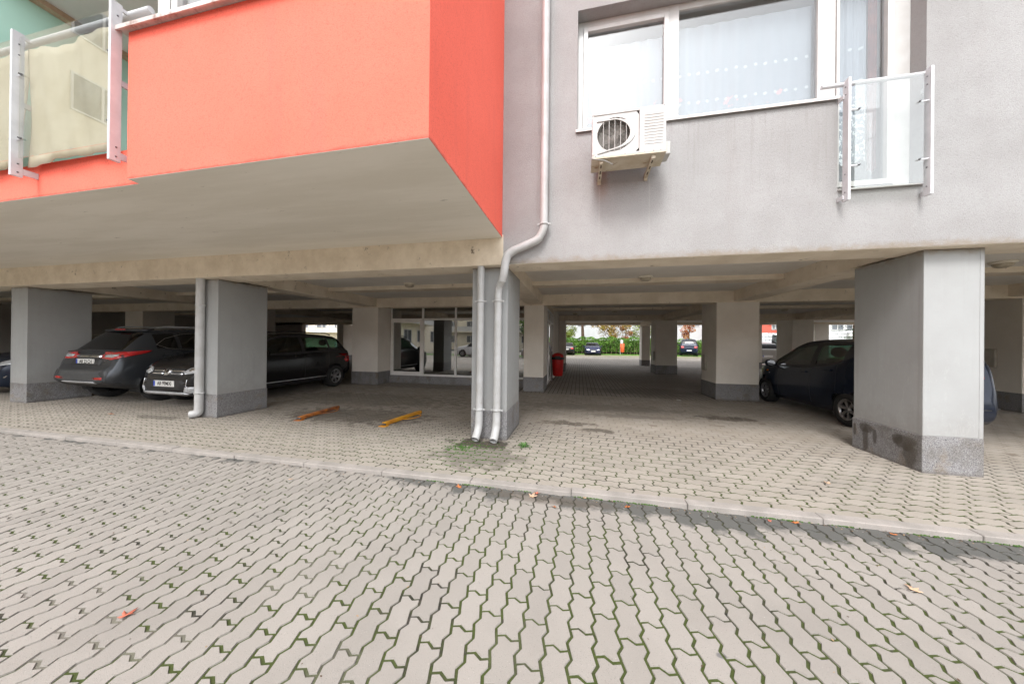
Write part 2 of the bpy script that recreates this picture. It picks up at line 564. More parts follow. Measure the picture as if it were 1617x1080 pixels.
CLEARLENS = plain('clear_lens', (.6, .62, .65), .08, .35, **{'Coat Weight': 1.0})
AMBER = plain('amber_lens', (.7, .2, .02), .15)
PLATEW = plain('plate_white', (.8, .8, .78), .4)
PLATEB = plain('plate_blue', (.02, .07, .5), .4)
INK = plain('plate_ink', (.015, .015, .018), .5)
PANE = glass('window_pane', (.93, .95, .96), 0, 1.5, .05)
RAILGLASS = glass('rail_glass', (.9, .915, .9), 0, 1.5, .09)
SHOPGLASS = glass('shop_glass', (.5, .53, .52), 0, 1.5, .26)
SHOP_LIFT = surf('shop_white_shade_lift', (.84, .82, .8), (.78, .76, .73), 5, .35)  # frame white raised above the upstairs frames to make up for the shade here
CARGLASS = glass('car_glass', (.14, .22, .18), 0, 1.5, .03)
PRIVACY = glass('dark_car_glass', (.06, .065, .07), 0, 1.5, .03)
CREAM = surf('cream_fabric', (.62, .555, .44), (.53, .46, .34), 3, .95, .2, 300, .002, dirt=((.35, .25, .13), 6, .66, .76))
SEATM = surf('seat_fabric', (.025, .025, .027), (.04, .04, .042), 30, .95)


# ------------------------------------------------------------------ ground
def project(p):
    d = Vector(p) - CAM
    zf = d.dot(fw)
    if zf < .1:
        return None
    return (808.5 + 497.33 * d.dot(r2) / zf, 540 - 497.33 * d.dot(u2) / zf, zf)


MB().add([(-250, -120, -.09), (250, -120, -.09), (250, 250, -.09), (-250, 250, -.09)], [(0, 1, 2, 3)]).build(
    'ground', surf('asphalt', (.05, .05, .05), (.075, .073, .07), 3, .9, .4, 90), label='grey asphalt ground around the buildings', kind='structure')


def outline(Wd, Ln, A, B):
    H = Ln / 2
    left = [(0, 0), (A, -.34 * H), (-A, -.67 * H), (0, -H), (A, -1.34 * H), (-A, -1.67 * H), (0, -2 * H)]
    bot = [(.36 * Wd, -Ln + B), (.66 * Wd, -Ln - B)]
    right = [(x + Wd, y) for x, y in left[::-1]]
    top = [(.66 * Wd, -B), (.36 * Wd, B)]
    return left + bot + right + top


def inset(poly, d):
    n = len(poly)
    out = []
    for i in range(n):
        a, b, c = Vector(poly[i - 1]), Vector(poly[i]), Vector(poly[(i + 1) % n])
        e1, e2 = (b - a).normalized(), (c - b).normalized()
        n1, n2 = Vector((-e1.y, e1.x)), Vector((-e2.y, e2.x))
        k = (n1 + n2)
        k = k / max(.5, k.length_squared / 2)
        out.append(tuple(b + k * d))
    return out


def paver_geo(Wd, Ln, gap, rot, jit=0.0):
    pl = outline(Wd, Ln, Wd * .095, Wd * .1)
    pl = [(x - Wd / 2, y + Ln / 2) for x, y in pl]
    pl = [(x * (1 - (.0045 if rot else 0) / Wd), y * (1 - .0018 / Ln)) for x, y in pl]
    a = inset(pl, gap / 2 + .0028)
    b = inset(pl, gap / 2)
    if rot:
        a = [(-y, x) for x, y in a]
        b = [(-y, x) for x, y in b]
    n = len(a)
    v = [(x + random.uniform(-jit, jit), y + random.uniform(-jit, jit), 0) for x, y in a] + [(x, y, -.013) for x, y in b]
    f = [tuple(range(n))] + [(i, i + n, (i + 1) % n + n, (i + 1) % n) for i in range(n)]
    return v, f


def lay(root, name, cells, geo, mat, z0):
    """the 300 pavers that show largest become parts, the rest one joined part"""
    best = []
    for i, (x, y) in enumerate(cells):
        q = project((x, y, z0))
        if q and -10 < q[0] < 1627 and q[1] < 1090:
            best.append((q[2] ** 2 * (Vector((x, y, z0)) - CAM).length, i))
    best.sort()
    pick = set(i for _, i in best[:300])
    meshes = []
    for k in range(5):
        v, f = geo()
        mb = MB().add(v, f)
        meshes.append(mb.mesh('paver', mat))
    rest = MB()
    for i, (x, y) in enumerate(cells):
        tx, ty = random.gauss(0, .006), random.gauss(0, .006)
        dz = random.gauss(0, .0008)
        if i in pick:
            o = bpy.data.objects.new('paver', meshes[i % 5])
            COL.objects.link(o)
            o.parent = root
            o.location = (x, y, z0 + dz)
            o.rotation_euler = (tx, ty, random.gauss(0, .004))
        else:
            v, f = geo()
            rest.add([(x + a, y + b, z0 + dz + c + a * ty + b * tx) for a, b, c in v], f)
    rest.build(name, mat, root, kind='stuff')


ZL = -.035
drive = MB()
drive.grid(lambda a, b: (-40 + 80 * a, -30 + 28.72 * b, ZL - .0055), 8, 8, smooth=False)
drive = drive.build('driveway', JOINT_LO, label='block paved driveway below the low kerb with mossy joints', kind='structure')
WL, LL = .1112, .2200
cells = []
for k in range(-112, 66):
    for q in range(-3, 19):
        x = -.0325 + (k + .5) * WL
        y = -2.4147 - q * LL + (LL / 2 if k % 2 else 0) + 6 * LL - LL / 2
        if -4.75 < y < -1.27:
            cells.append((x, y))
lay(drive, 'paver_field', cells, lambda: paver_geo(WL, LL, .0092, False, .0008), PAVE_LO, ZL)
MB().add([(-40, -30, ZL - .0015), (40, -30, ZL - .0015), (40, -4.86, ZL - .0015), (-40, -4.86, ZL - .0015)], [(0, 1, 2, 3)]).build('far_paving', FARPAVE, drive)

# upper pavement: joints fill up with sand under the building
walk = MB()


def wz(a, b):
    y = -1.215 + 5.3 * b
    return (-22 + 40 * a, y, -.0042 + .0022 * min(1, max(0, (y + .5) / 1.3)))


walk.grid(wz, 4, 60, smooth=False)
walk = walk.build('pavement', JOINT_UP, label='raised block pavement running under the building', kind='structure')
LU, WU = .2155, .119
cells = []
for r_ in range(0, 45):
    y = -1.2265 + (r_ + .5) * WU
    for k in range(-66, 42):
        x = .70 + k * LU + (LU / 2 if r_ % 2 == 0 else 0)
        if -14 < x < 9.4:
            cells.append((x, y))
lay(walk, 'paver_field', cells, lambda: paver_geo(WU, LU, .009, True, .0008), PAVE_UP, 0.0)
MB().add([(-22, 4.09, -.001), (18, 4.09, -.001), (18, 28, -.001), (-22, 28, -.001)], [(0, 1, 2, 3)]).build('inner_paving', FARPAVE, walk)
MB().add([(-22, -1.21, -.004), (-14.1, -1.21, -.004), (-14.1, 4.1, -.004), (-22, 4.1, -.004)], [(0, 1, 2, 3)]).build('side_paving', FARPAVE, walk)
MB().add([(9.5, -1.21, -.004), (18, -1.21, -.004), (18, 4.1, -.004), (9.5, 4.1, -.004)], [(0, 1, 2, 3)]).build('side_paving', FARPAVE, walk)

kerb = empty('kerb', (0, -1.258, 0), 'low concrete kerb between driveway and pavement', kind='structure')
kb = MB().box(-.4725, .4725, -.048, .048, -.07, .004)
kme = kb.mesh('kerb_stone', KERB)
for k in range(-16, 13):
    o = bpy.data.objects.new('kerb_stone', kme)
    COL.objects.link(o)
    o.parent = kerb
    o.location = (.887 + .475 + k * .9495, random.gauss(0, .0025), random.gauss(0, .002))
    o.rotation_euler = (0, 0, random.gauss(0, .002))
    b = o.modifiers.new('bevel', 'BEVEL')
    b.width = .007
    b.segments = 2

# ------------------------------------------------------------------ apartment building above the parking
F = -.133
BZ, CZ, SO = 2.357, 2.62, 2.717
bld = empty('apartment_building', (0, 0, 0), 'grey and red apartment building standing on pillars over parked cars', 'building')
wall = MB()
wall.box(-30, -.06, F, .10, BZ, 9.5)
wall.box(3.445, 16, F, .10, BZ, 9.5)
wall.box(-.06, 3.445, F, .10, 5.51, 9.5)
wall.box(-.06, 2.69, F, .10, BZ, 3.98)
wall.box(2.69, 3.445, F, .10, BZ, 2.985)
wall.build('facade_wall', STUCCO, bld)
# the strip of soffit under the facade and the beams inside
bm_ = MB().box(-30, 16, .102, .312, BZ, 2.74)
bm_.build('edge_beam', PLASTER, bld)
MB().box(-30, 16, F + .004, .308, BZ - .004, BZ - .0005).build('beam_soffit', PLASTER, bld)
MB().box(-30, 16, .3, 17, CZ, CZ + .12).build('ceiling', CEIL, bld)
for (y0, y1, zb) in ((2.42, 2.75, 2.535), (4.30, 4.62, 2.345), (7.6, 7.9, 2.53), (10.80, 11.15, 2.38)):
    MB().box(-30, 16, y0, y1, zb, CZ + .01).build('cross_beam', PLASTER, bld, bevel=.01)
MB().box(-9, 16, 16.3, 16.8, 2.5, 9.5).build('rear_beam', PLASTER, bld)
MB().box(-30, 16, 16.9, 17, 2.7, 9.5).build('rear_wall', STUCCO, bld)
MB().box(-30, 16, .12, 17, 9.3, 9.5).build('roof', DARKWALL, bld)
for (x0, x1) in ((-11.4, -10.97), (-6.46, -6.04), (-1.43, -.99), (3.59, 4.0), (8.6, 9.02)):
    MB().box(x0, x1, .313, 16.29, 2.375, CZ + .012).build('long_beam', PLASTER, bld, bevel=.01)


INNER_LIFT = surf('inner_beige_shade_lift', (.78, .73, .66), (.71, .66, .59), 1.4, .85, .15, 50, .004, dirt=((.25, .2, .15), 5, .66, .8))  # beige tone, painted paler than the front pillars to offset the shade inside


def pillar(x0, x1, y0, y1, top=BZ - .006, ph=.39):
    p = MB().box(x0, x1, y0, y1, ph - .004, top).build('pillar', PILLAR if y0 < 1 else INNER_LIFT, bld, bevel=.012)
    MB().box(x0 - .006, x1 + .006, y0 - .006, y1 + .006, -.02, ph).build('plinth', PLINTH, p, bevel=.006)
    if y0 < 1:
        for xc, sg in ((x0, -1), (x1, 1)):
            cb = MB().box(min(xc, xc - sg * .032), max(xc, xc - sg * .032), y0 - .0025, y0 + .001, ph + .002, top - .002)
            cb.box(min(xc - sg * .001, xc + sg * .0025), max(xc - sg * .001, xc + sg * .0025), y0 - .0025, y0 + .032, ph + .002, top - .002)
            cb.build('corner_bead', PILLAR, p)
    return p


for (x0, x1) in ((-16.4, -15.9), (-11.442, -10.932), (-6.498, -5.996), (-1.463, -.961), (3.55, 4.044), (8.56, 9.06)):
    pillar(x0, x1, 0, .863)
for (x0, x1) in ((-16.7, -15.8), (-11.8, -10.9), (-6.9, -6.0), (-1.5, -.955), (3.235, 4.15), (8.86, 9.8)):
    pillar(x0, x1, 4.33, 5.28, 2.6)
for (x0, x1) in ((-1.5, -.66), (3.31, 4.18), (8.5, 9.25)):
    pillar(x0, x1, 10.85, 11.9, 2.6)
for (x0, x1) in ((-1.4, -.92), (3.68, 4.16), (9.6, 10.07), (12.6, 13.25)):
    pillar(x0, x1, 16.2, 16.9, 2.52, .35)
# shop block in the middle, dark garage walls at the back left
MB().box(-6.0, -5.85, 5.285, 13.5, 0, CZ).build('inner_wall', DARKWALL, bld)
MB().box(-6.0, -.95, 10.2, 10.5, 0, CZ).build('inner_wall', DARKWALL, bld)
MB().box(-1.10, -.95, 7.9, 10.85, 0, CZ).build('inner_wall', INNER_LIFT, bld)
MB().box(-1.10, -.95, 11.9, 16.2, 0, CZ).build('inner_wall', INNER_LIFT, bld)
MB().box(-6.0, -1.5, 4.93, 5.05, -.01, .245).build('shop_plinth', PLINTH, bld)
MB().box(-6.0, -1.5, 4.93, 5.1, 2.45, CZ).build('shop_lintel', PLASTER, bld)
MB().box(-30, -18.1, 13.4, 13.7, 0, CZ).build('inner_wall', DARKWALL, bld)
MB().box(-13.4, -6.0, 13.5, 13.7, 0, CZ).build('inner_wall', DARKWALL, bld)
MB().box(-30, -9, 13.4, 13.7, 2.36, 2.7).build('rear_beam', PLASTER, bld)
pillar(-15.35, -14.87, 13.35, 14.6, 2.37)
MB().box(-30, -29.8, 0, 17, 0, 9.4).build('end_wall', DARKWALL, bld)
MB().box(-22, -21.8, 1.5, 13.4, 0, CZ).build('inner_wall', DARKWALL, bld)
MB().box(15.9, 16, 5.0, 9, 0, CZ).build('inner_wall', DARKWALL, bld)

# shop front: white frames and panes
MX = [-5.97, -4.86, -3.76, -2.66, -1.52]
for i in range(4):
    a, b = MX[i], MX[i + 1]
    w = MB()
    w.box(a, a + .05, 4.94, 5.0, .245, 2.45)
    w.box(b - .012, b + .0, 4.943, 4.997, .245, 2.45)
    w.box(a + .05, b - .012, 4.943, 4.997, .247, .305)
    w.box(a + .05, b - .012, 4.943, 4.997, 2.0, 2.06)
    w.box(a + .05, b - .012, 4.943, 4.997, 2.39, 2.447)
    if i == 0:
        w.box(a + .05, a + .1, 4.935, 4.99, .305, 2.0)
        w.box(b - .075, b - .012, 4.935, 4.99, .305, 2.0)
        w.box(a + .1, b - .075, 4.935, 4.99, .305, .37)
        w.box(a + .1, b - .075, 4.935, 4.99, 1.93, 2.0)
    wo_ = w.build('shop_window', SHOP_LIFT, bld, bevel=.004)
    MB().box(a + .05, b - .012, 4.968, 4.974, .305, 2.0).build('pane', SHOPGLASS, wo_)
    MB().box(a + .05, b - .012, 4.968, 4.974, 2.06, 2.39).build('pane', SHOPGLASS, wo_)
w = MB()
for (y0, y1) in ((5.35, 5.42), (6.05, 6.12), (6.95, 7.02), (7.8, 7.9)):
    w.box(-1.04, -.98, y0, y1, .02, 2.4)
w.box(-1.04, -.98, 5.42, 7.8, 2.33, 2.4)
w.box(-1.04, -.98, 5.42, 7.8, 2.02, 2.08)
w.box(-1.04, -.98, 5.42, 7.8, .02, .1)
dr = w.build('shop_door', SHOP_LIFT, bld)
MB().box(-1.014, -1.008, 5.42, 7.8, .1, 2.02).build('pane', SHOPGLASS, dr)
MB().box(-.98, -.93, 6.86, 6.9, .95, 1.2).build('handle', WHITEMETAL, dr)

# ---- balcony with red parapet
bal = MB()
bal.box(-3.86, -1.016, -2.205, -2.075, 2.711, 3.985)
bal.box(-1.14, -1.0165, -2.0751, F - .0005, 2.712, 9.4)
bal.box(-1.14, -1.0168, -2.2045, -2.0752, 3.985, 9.4)
bal.box(-30, -3.8605, -2.125, -2.02, 2.711, 3.03)
rb = bal.build('red_balcony', REDST, bld)
MB().box(-30, -1.14, -2.0745, F - .001, 2.7125, 2.86).build('balcony_slab', SOFFIT, rb)
MB().box(-3.858, -1.018, -2.2035, -2.1235, 2.7085, 2.7105).box(-29.9, -1.018, -2.1235, F - .002, 2.7086, 2.7105).build('soffit', SOFFIT, rb)
cp = MB()
cp.box(-3.93, -1.142, -2.262, -2.03, 3.99, 4.003)
cp.box(-3.93, -1.142, -2.262, -2.250, 3.968, 3.99)
cp.build('coping', surf('rusty_sheet', (.62, .56, .54), (.5, .43, .4), 6, .4, dirt=((.16, .05, .03), 5, .52, .66)), rb)
MB().box(-6.9, -1.145, -2.12, F - .002, 5.3, 5.45).build('balcony_ceiling', surf('balcony_ceiling_grey', (.7, .7, .67), (.62, .62, .6), 1.5, .9), rb)
gp = MB().box(-6.45, -6.29, -2.05, F - .003, 2.865, 5.298).build('partition_wall', surf('green_paint', (.5, .8, .69), (.45, .74, .63), 1.2, .7), rb)
MB().box(-6.289, -6.2, -2.05, F - .003, 5.235, 5.298).build('wall_trim', surf('trim_beige', (.5, .38, .27), (.4, .3, .2), 4, .8), gp)
g = MB()
g.box(-3.64, -3.5, -2.14, -2.07, 4.005, 5.3)
g.box(-3.5, -1.15, -2.14, -2.07, 5.2, 5.3)
g.box(-3.5, -1.15, -2.14, -2.07, 4.005, 4.06)
g.box(-2.45, -2.37, -2.14, -2.07, 4.06, 5.2)
g.box(-3.47, -3.40, -2.15, -2.08, 4.06, 5.2)
lw = g.build('loggia_window', PVC, rb, bevel=.005)
MB().box(-3.4, -1.15, -2.11, -2.104, 4.06, 5.2).build('pane', PANE, lw)

# ---- upstairs window and French door
wf = MB()
FY0, FY1 = .03, .095


def bar(x0, x1, z0, z1, dy=0.0):
    wf.box(x0, x1, FY0 - dy, FY1, z0, z1)


bar(-.06, .01, 3.995, 5.51)
bar(.01, 1.04, 5.42, 5.51)
bar(.01, 1.04, 3.995, 4.06)
bar(1.04, 1.155, 3.995, 5.51, .002)
bar(1.155, 2.60, 5.43, 5.51)
bar(1.155, 2.60, 3.995, 4.03)
bar(2.60, 2.77, 3.0, 5.51, .002)
bar(2.77, 3.30, 5.43, 5.51)
bar(2.77, 3.30, 3.0, 3.09)
bar(3.30, 3.445, 3.0, 5.51, .002)
# opening sashes stand proud of the frame
for (x0, x1, z0, z1) in ((.012, 1.038, 4.06, 5.42),):
    wf.box(x0, x0 + .055, FY0 - .018, FY1 - .01, z0, z1)
    wf.box(x1 - .055, x1, FY0 - .018, FY1 - .01, z0, z1)
    wf.box(x0 + .055, x1 - .055, FY0 - .018, FY1 - .01, z0, z0 + .055)
    wf.box(x0 + .055, x1 - .055, FY0 - .018, FY1 - .01, z1 - .055, z1)
wf.box(3.235, 3.298, FY0 - .018, FY1 - .01, 3.09, 5.43)
wf.box(2.772, 2.80, FY0 - .018, FY1 - .01, 3.09, 5.43)
wf.box(2.80, 3.235, FY0 - .018, FY1 - .01, 3.092, 3.15)
win = wf.build('window', PVC, bld, bevel=.004)
MB().box(.067, .983, .058, .064, 4.115, 5.365).build('pane', PANE, win)
MB().box(1.155, 2.60, .058, .064, 4.03, 5.43).build('pane', PANE, win)
MB().box(2.80, 3.235, .058, .064, 3.15, 5.43).build('pane', PANE, win)
s = MB()
s.box(-.075, 2.688, F - .035, FY0 - .001, 3.981, 3.993)
s.box(-.075, 2.688, F - .035, F - .027, 3.962, 3.981)
s.build('sill', surf('sill_sheet', (.68, .65, .63), (.55, .5, .47), 6, .4, dirt=((.3, .17, .12), 8, .58, .7)), win)
MB().box(2.692, 3.44, F - .03, FY0 - .001, 2.986, 3.0).build('sill', PVC, win)
MB().box(-.05, 3.44, .11, 3.0, 5.5, 5.55).build('room_ceiling', surf('room_paint', (.55, .52, .48), (.5, .47, .43), 1, .9), bld)
MB().box(-1.5, 4.5, 3.0, 3.1, 2.9, 5.6).build('room_wall', MATS['room_paint'], bld)
MB().box(-1.5, 4.5, .32, 3.0, 2.86, 2.9).build('room_floor', DARKWALL, bld)
MB().box(-1.5, -1.45, .11, 3.0, 2.9, 5.6).build('room_wall', MATS['room_paint'], bld)
MB().box(4.45, 4.5, .11, 3.0, 2.9, 5.6).build('room_wall', MATS['room_paint'], bld)


def curtain(x0, x1, z0, z1, y, waves, label, mat=LACE, amp=.013, red=False):
    c = MB()
    c.grid(lambda a, b: (x0 + (x1 - x0) * a, y + amp * math.sin(a * waves * 6.283) * (.4 + .6 * (1 - b)) + .004 * math.sin(a * 47), z0 + (z1 - z0) * b + (.02 * math.sin(a * 9) if b == 0 else 0)), 160, 4)
    return c.build('curtain', mat, label=label, cat='curtain', group='curtains behind the upper window', at=((x0 + x1) / 2, y, z0))


curtain(.03, 1.05, 4.06, 5.255, .165, 6, 'white net curtain behind the window pane left of the white mullion')
curtain(1.14, 2.62, 4.03, 5.31, .165, 8, 'wide white net curtain with dotted rows behind the large fixed pane')
curtain(2.78, 3.15, 3.42, 5.43, .165, 3, 'white net curtain hanging inside the glazed balcony door')
curtain(3.155, 3.24, 3.3, 5.43, .15, 2, 'brown drape strip at the right edge of the balcony door', surf('brown_drape', (.2, .08, .06), (.14, .055, .045), 8, .95), .01)
# ------------------------------------------------------------------ downpipes
def arc(pts, n=5):
    """round the corners of a polyline a little"""
    P = [Vector(p) for p in pts]
    out = [P[0]]
    for i in range(1, len(P) - 1):
        a, b, c = P[i - 1], P[i], P[i + 1]
        d = min(.055, (a - b).length * .45, (c - b).length * .45)
        p, q = b + (a - b).normalized() * d, b + (c - b).normalized() * d
        for k in range(n + 1):
            t = k / n
            out.append(p * (1 - t) ** 2 + b * 2 * t * (1 - t) + q * t * t)
    out.append(P[-1])
    return out


def open_pipe(mb, pts, r, n=18):
    mb.tube(pts, r, n, cap=False)
    mb.tube(pts[::-1], r * .88, n, cap=False)


def clamp_ring(t, c, r=.056, ax=Vector((1, 0, 0))):
    k = MB()
    c = Vector(c)
    k.lathe([(r - .012, -.012), (r, -.012), (r, .012), (r - .012, .012)], c, 20)
    for s_ in (-1, 1):
        p = c + ax * s_ * (r + .012)
        k.box(p.x - .014, p.x + .014, p.y - .01, p.y + .01, p.z - .011, p.z + .011)
        k.tube([p + Vector((0, -.018, 0)), p + Vector((0, .018, 0))], .005, 8)
    k.build('clamp', PIPE, t)


t = empty('downpipe', (-1.075, -.09, 0), 'white downpipe with bent offset running from the upper wall to the central pillar', 'pipe', 'white rainwater downpipes')
m_ = MB()
open_pipe(m_, arc([(-.455, -.215, 9.3), (-.455, -.215, 2.76), (-.52, -.215, 2.645)]), .048)
m_.build('upper_pipe', PIPE, t)
m_ = MB()
open_pipe(m_, arc([(-.50, -.215, 2.66), (-.56, -.215, 2.615), (-.86, -.215, 2.50)]), .051)
m_.build('offset_pipe', PIPE, t)
m_ = MB()
open_pipe(m_, arc([(-.83, -.215, 2.51), (-.925, -.215, 2.46), (-.955, -.21, 2.335)]), .054)
m_.build('elbow', PIPE, t)
m_ = MB()
open_pipe(m_, arc([(-.953, -.21, 2.35), (-.965, -.205, 2.24), (-1.0, -.17, 2.13)]), .052)
m_.build('elbow', PIPE, t)
m_ = MB()
open_pipe(m_, arc([(-.99, -.185, 2.15), (-1.06, -.105, 2.07), (-1.075, -.085, 1.96)]), .046)
m_.build('elbow', PIPE, t)
m_ = MB()
open_pipe(m_, [(-1.075, -.085, 1.99), (-1.076, -.085, 1.0), (-1.078, -.085, .33)], .05)
m_.build('lower_pipe', PIPE, t)
m_ = MB()
open_pipe(m_, arc([(-1.078, -.085, .37), (-1.08, -.088, .2), (-1.083, -.15, .1), (-1.086, -.215, .045)]), .053)
m_.build('outlet', PIPE, t)
clamp_ring(t, (-.455, -.215, 2.82))
clamp_ring(t, (-1.075, -.085, 1.88))
clamp_ring(t, (-1.078, -.085, .42))

t = empty('downpipe', (-1.325, -.09, 0), 'straight white downpipe on the left front of the central pillar', 'pipe', 'white rainwater downpipes')
m_ = MB()
open_pipe(m_, [(-1.318, -.085, 2.352), (-1.32, -.085, 1.2), (-1.322, -.085, .33)], .048)
m_.build('pipe', PIPE, t)
m_ = MB()
open_pipe(m_, arc([(-1.322, -.085, .37), (-1.325, -.088, .2), (-1.332, -.145, .1), (-1.34, -.205, .045)]), .052)
m_.build('outlet', PIPE, t)
clamp_ring(t, (-1.319, -.085, 1.88))
clamp_ring(t, (-1.322, -.085, .42))

t = empty('downpipe', (-6.29, -.07, 0), 'white downpipe with angled shoe on the pillar beside the black car', 'pipe', 'white rainwater downpipes')
m_ = MB()
open_pipe(m_, [(-6.285, -.07, 2.352), (-6.288, -.07, 1.2), (-6.29, -.07, .14)], .06)
m_.build('pipe', PIPE, t)
m_ = MB()
open_pipe(m_, arc([(-6.29, -.07, .2), (-6.292, -.073, .09), (-6.335, -.11, .07), (-6.375, -.145, .066)]), .062)
m_.build('outlet', PIPE, t)
clamp_ring(t, (-6.286, -.07, 1.9), .068)
clamp_ring(t, (-6.289, -.07, .42), .068)

# ------------------------------------------------------------------ air conditioner
AX0, AX1, AY0, AY1, AZ0, AZ1 = .112, .872, -.583, -.305, 3.372, 3.868
ac = empty('air_conditioner', (.49, -.45, AZ0), 'white outdoor air conditioner unit on brackets under the upper window', 'air conditioner')
ACW = surf('ac_paint', (.48, .47, .455), (.43, .415, .395), 5, .45, dirt=((.4, .3, .18), 9, .62, .76))
ACB = surf('ac_underside', (.56, .5, .4), (.47, .4, .29), 6, .7, dirt=((.2, .1, .04), 8, .58, .7))
c = MB()
FX, FZ, FR = .352, 3.617, .186
# front plate with round opening
n = 40
circ = [(FX + FR * math.cos(2 * math.pi * k / n), FZ + FR * math.sin(2 * math.pi * k / n)) for k in range(n)]
sq = []
for k in range(n):
    a = 2 * math.pi * k / n
    dx, dz = math.cos(a), math.sin(a)
    q = []
    if dx > 1e-6: q.append((.60 - FX) / dx)
    if dx < -1e-6: q.append((AX0 + .02 - FX) / dx)
    if dz > 1e-6: q.append((AZ1 - .03 - FZ) / dz)
    if dz < -1e-6: q.append((AZ0 + .03 - FZ) / dz)
    tq = min(q)
    sq.append((FX + dx * tq, FZ + dz * tq))
v = [(x, AY0 + .008, z) for x, z in circ] + [(x, AY0 + .008, z) for x, z in sq] + [(x, AY0 + .06, z) for x, z in circ]
f = [(k, (k + 1) % n, n + (k + 1) % n, n + k) for k in range(n)] + [(k, 2 * n + k, 2 * n + (k + 1) % n, (k + 1) % n) for k in range(n)]
c.add(v, f)
c.build('fan_panel', ACW, ac)
c = MB()
c.box(.604, AX1, AY0, AY1, AZ0 + .004, AZ1)
c.box(AX0, .604, AY0, AY1, AZ1 - .03, AZ1)
c.box(AX0, .604, AY0, AY1, AZ0 + .004, AZ0 + .03)
c.box(AX0, AX0 + .022, AY0, AY1, AZ0 + .03, AZ1 - .03)
c.box(AX0 + .022, .604, AY1 - .01, AY1, AZ0 + .03, AZ1 - .03)
cs = c.build('casing', ACW, ac, bevel=.008)
for k in range(11):
    z = AZ0 + .09 + k * .031
    MB().box(.655, .845, AY0 - .004, AY0 + .002, z, z + .012).build('louvre', ACW, cs, bevel=.003)
MB().box(AX0 - .003, AX1 + .003, AY0 - .004, AY1 + .003, AZ0 - .012, AZ0 + .0035).build('base_tray', ACB, ac)
MB().box(AX1, AX1 + .07, AY0 + .1, AY1 - .01, AZ0 + .02, AZ0 + .16).build('valve_cover', ACW, ac, bevel=.01)
c = MB()
for k in range(26):
    z = FZ - FR + .012 + k * (2 * FR - .024) / 25
    hw = math.sqrt(max(0, FR ** 2 - (z - FZ) ** 2))
    c.box(FX - hw, FX + hw, AY0 + .052, AY0 + .056, z, z + .004)
c.build('grille', surf('ac_grille', (.3, .28, .25), (.2, .18, .16), 9, .6), ac)
c = MB()
for k in range(3):
    a0 = k * 2.094 + .5
    c.grid(lambda a, b: (FX + (.03 + .14 * b) * math.cos(a0 + a * .95), AY0 + .085 + .035 * a, FZ + (.03 + .14 * b) * math.sin(a0 + a * .95)), 6, 4)
c.lathe([(0.001, 0), (.04, 0), (.045, .03)], (FX, AY0 + .08, FZ), 20, 'y')
c.build('fan', surf('ac_fan', (.32, .3, .28), (.24, .22, .2), 8, .5), ac)
MB().add([(FX + .2 * math.cos(6.283 * k / 24), AY0 + .15, FZ + .2 * math.sin(6.283 * k / 24)) for k in range(24)], [tuple(range(24))]).build('condenser', surf('ac_fins', (.09, .085, .08), (.13, .12, .11), 60, .7), ac)
for k in range(5):
    x = FX - .12 + k * .06
    hh = math.sqrt(FR ** 2 - (x - FX) ** 2)
    MB().tube([(x, AY0 + .004, FZ - hh), (x, AY0 + .004, FZ + hh)], .0035, 6).build('guard_bar', ACW, ac)
# boomerang trim
bt = MB()
ctr = []
for k in range(25):
    q = k / 24
    a = R(105 - 210 * q)
    ctr.append((FX - .13 + .31 * math.cos(a) * (1 if abs(a) < 1.4 else .9) + 0, FZ + .185 * math.sin(a) - .005))
ctr = [(AX0 + .05, FZ + .155)] + [(FX - .05 + .235 * math.cos(R(75 - 150 * k / 20)), FZ + .165 * math.sin(R(75 - 150 * k / 20))) for k in range(21)] + [(AX0 + .06, FZ - .2)]
N_ = len(ctr)
vv, ff = [], []
for i, (x, z) in enumerate(ctr):
    a, b = ctr[max(0, i - 1)], ctr[min(N_ - 1, i + 1)]
    d = Vector((b[0] - a[0], b[1] - a[1])).normalized()
    wdt = .005 + .022 * math.sin(math.pi * i / (N_ - 1)) ** 2
    nx, nz = -d.y, d.x
    vv += [(x - nx * wdt, AY0 - .004, z - nz * wdt), (x + nx * wdt, AY0 - .004, z + nz * wdt), (x + nx * wdt, AY0 + .006, z + nz * wdt), (x - nx * wdt, AY0 + .006, z - nz * wdt)]
for i in range(N_ - 1):
    for k in range(4):
        ff.append((i * 4 + k, i * 4 + (k + 1) % 4, i * 4 + 4 + (k + 1) % 4, i * 4 + 4 + k))
bt.add(vv, ff).build('trim', ACW, ac)
for x in (.215, .755):
    b = MB()
    b.box(x - .02, x + .02, AY0 + .03, F - .002, AZ0 - .05, AZ0 - .0135)
    b.box(x - .02, x + .02, F - .012, F - .001, AZ0 - .085, AZ0 - .05)
    for k in range(3):
        b.box(x - .007, x + .007, AY0 + .07 + k * .12, AY0 + .13 + k * .12, AZ0 - .052, AZ0 - .0499, 1)
    b.build('bracket', [ACB, surf('bracket_slot', (.05, .03, .02), (.08, .05, .03), 9, .8)], ac, bevel=.003)
MB().tube([(AX0 - .01, AY0 - .006, AZ0 - .003), (.25, AY0 + .02, AZ0 - .025), (.34, AY0 + .07, AZ0 - .05)], .007, 8).build('drain_hose', ACW, ac)
for (x, z) in ((.13, AZ1 - .012), (.46, AZ1 - .012), (.85, AZ1 - .012), (.15, AZ0 + .016), (.23, AZ0 + .016), (.46, AZ0 + .016), (.66, AZ0 + .016), (.75, AZ0 + .016), (.82, AZ0 + .016)):
    MB().tube([(x, AY0 - .003, z), (x, AY0 + .002, z)], .005, 8).build('screw', STEEL, ac)
MB().tube([(AX1 + .004, AY1 - .02, AZ0 + .3), (AX1 + .012, AY1 + .02, AZ0 + .22), (AX1 + .012, AY1 + .03, AZ0 + .1)], .008, 8).build('cable', BLACKPL, ac)

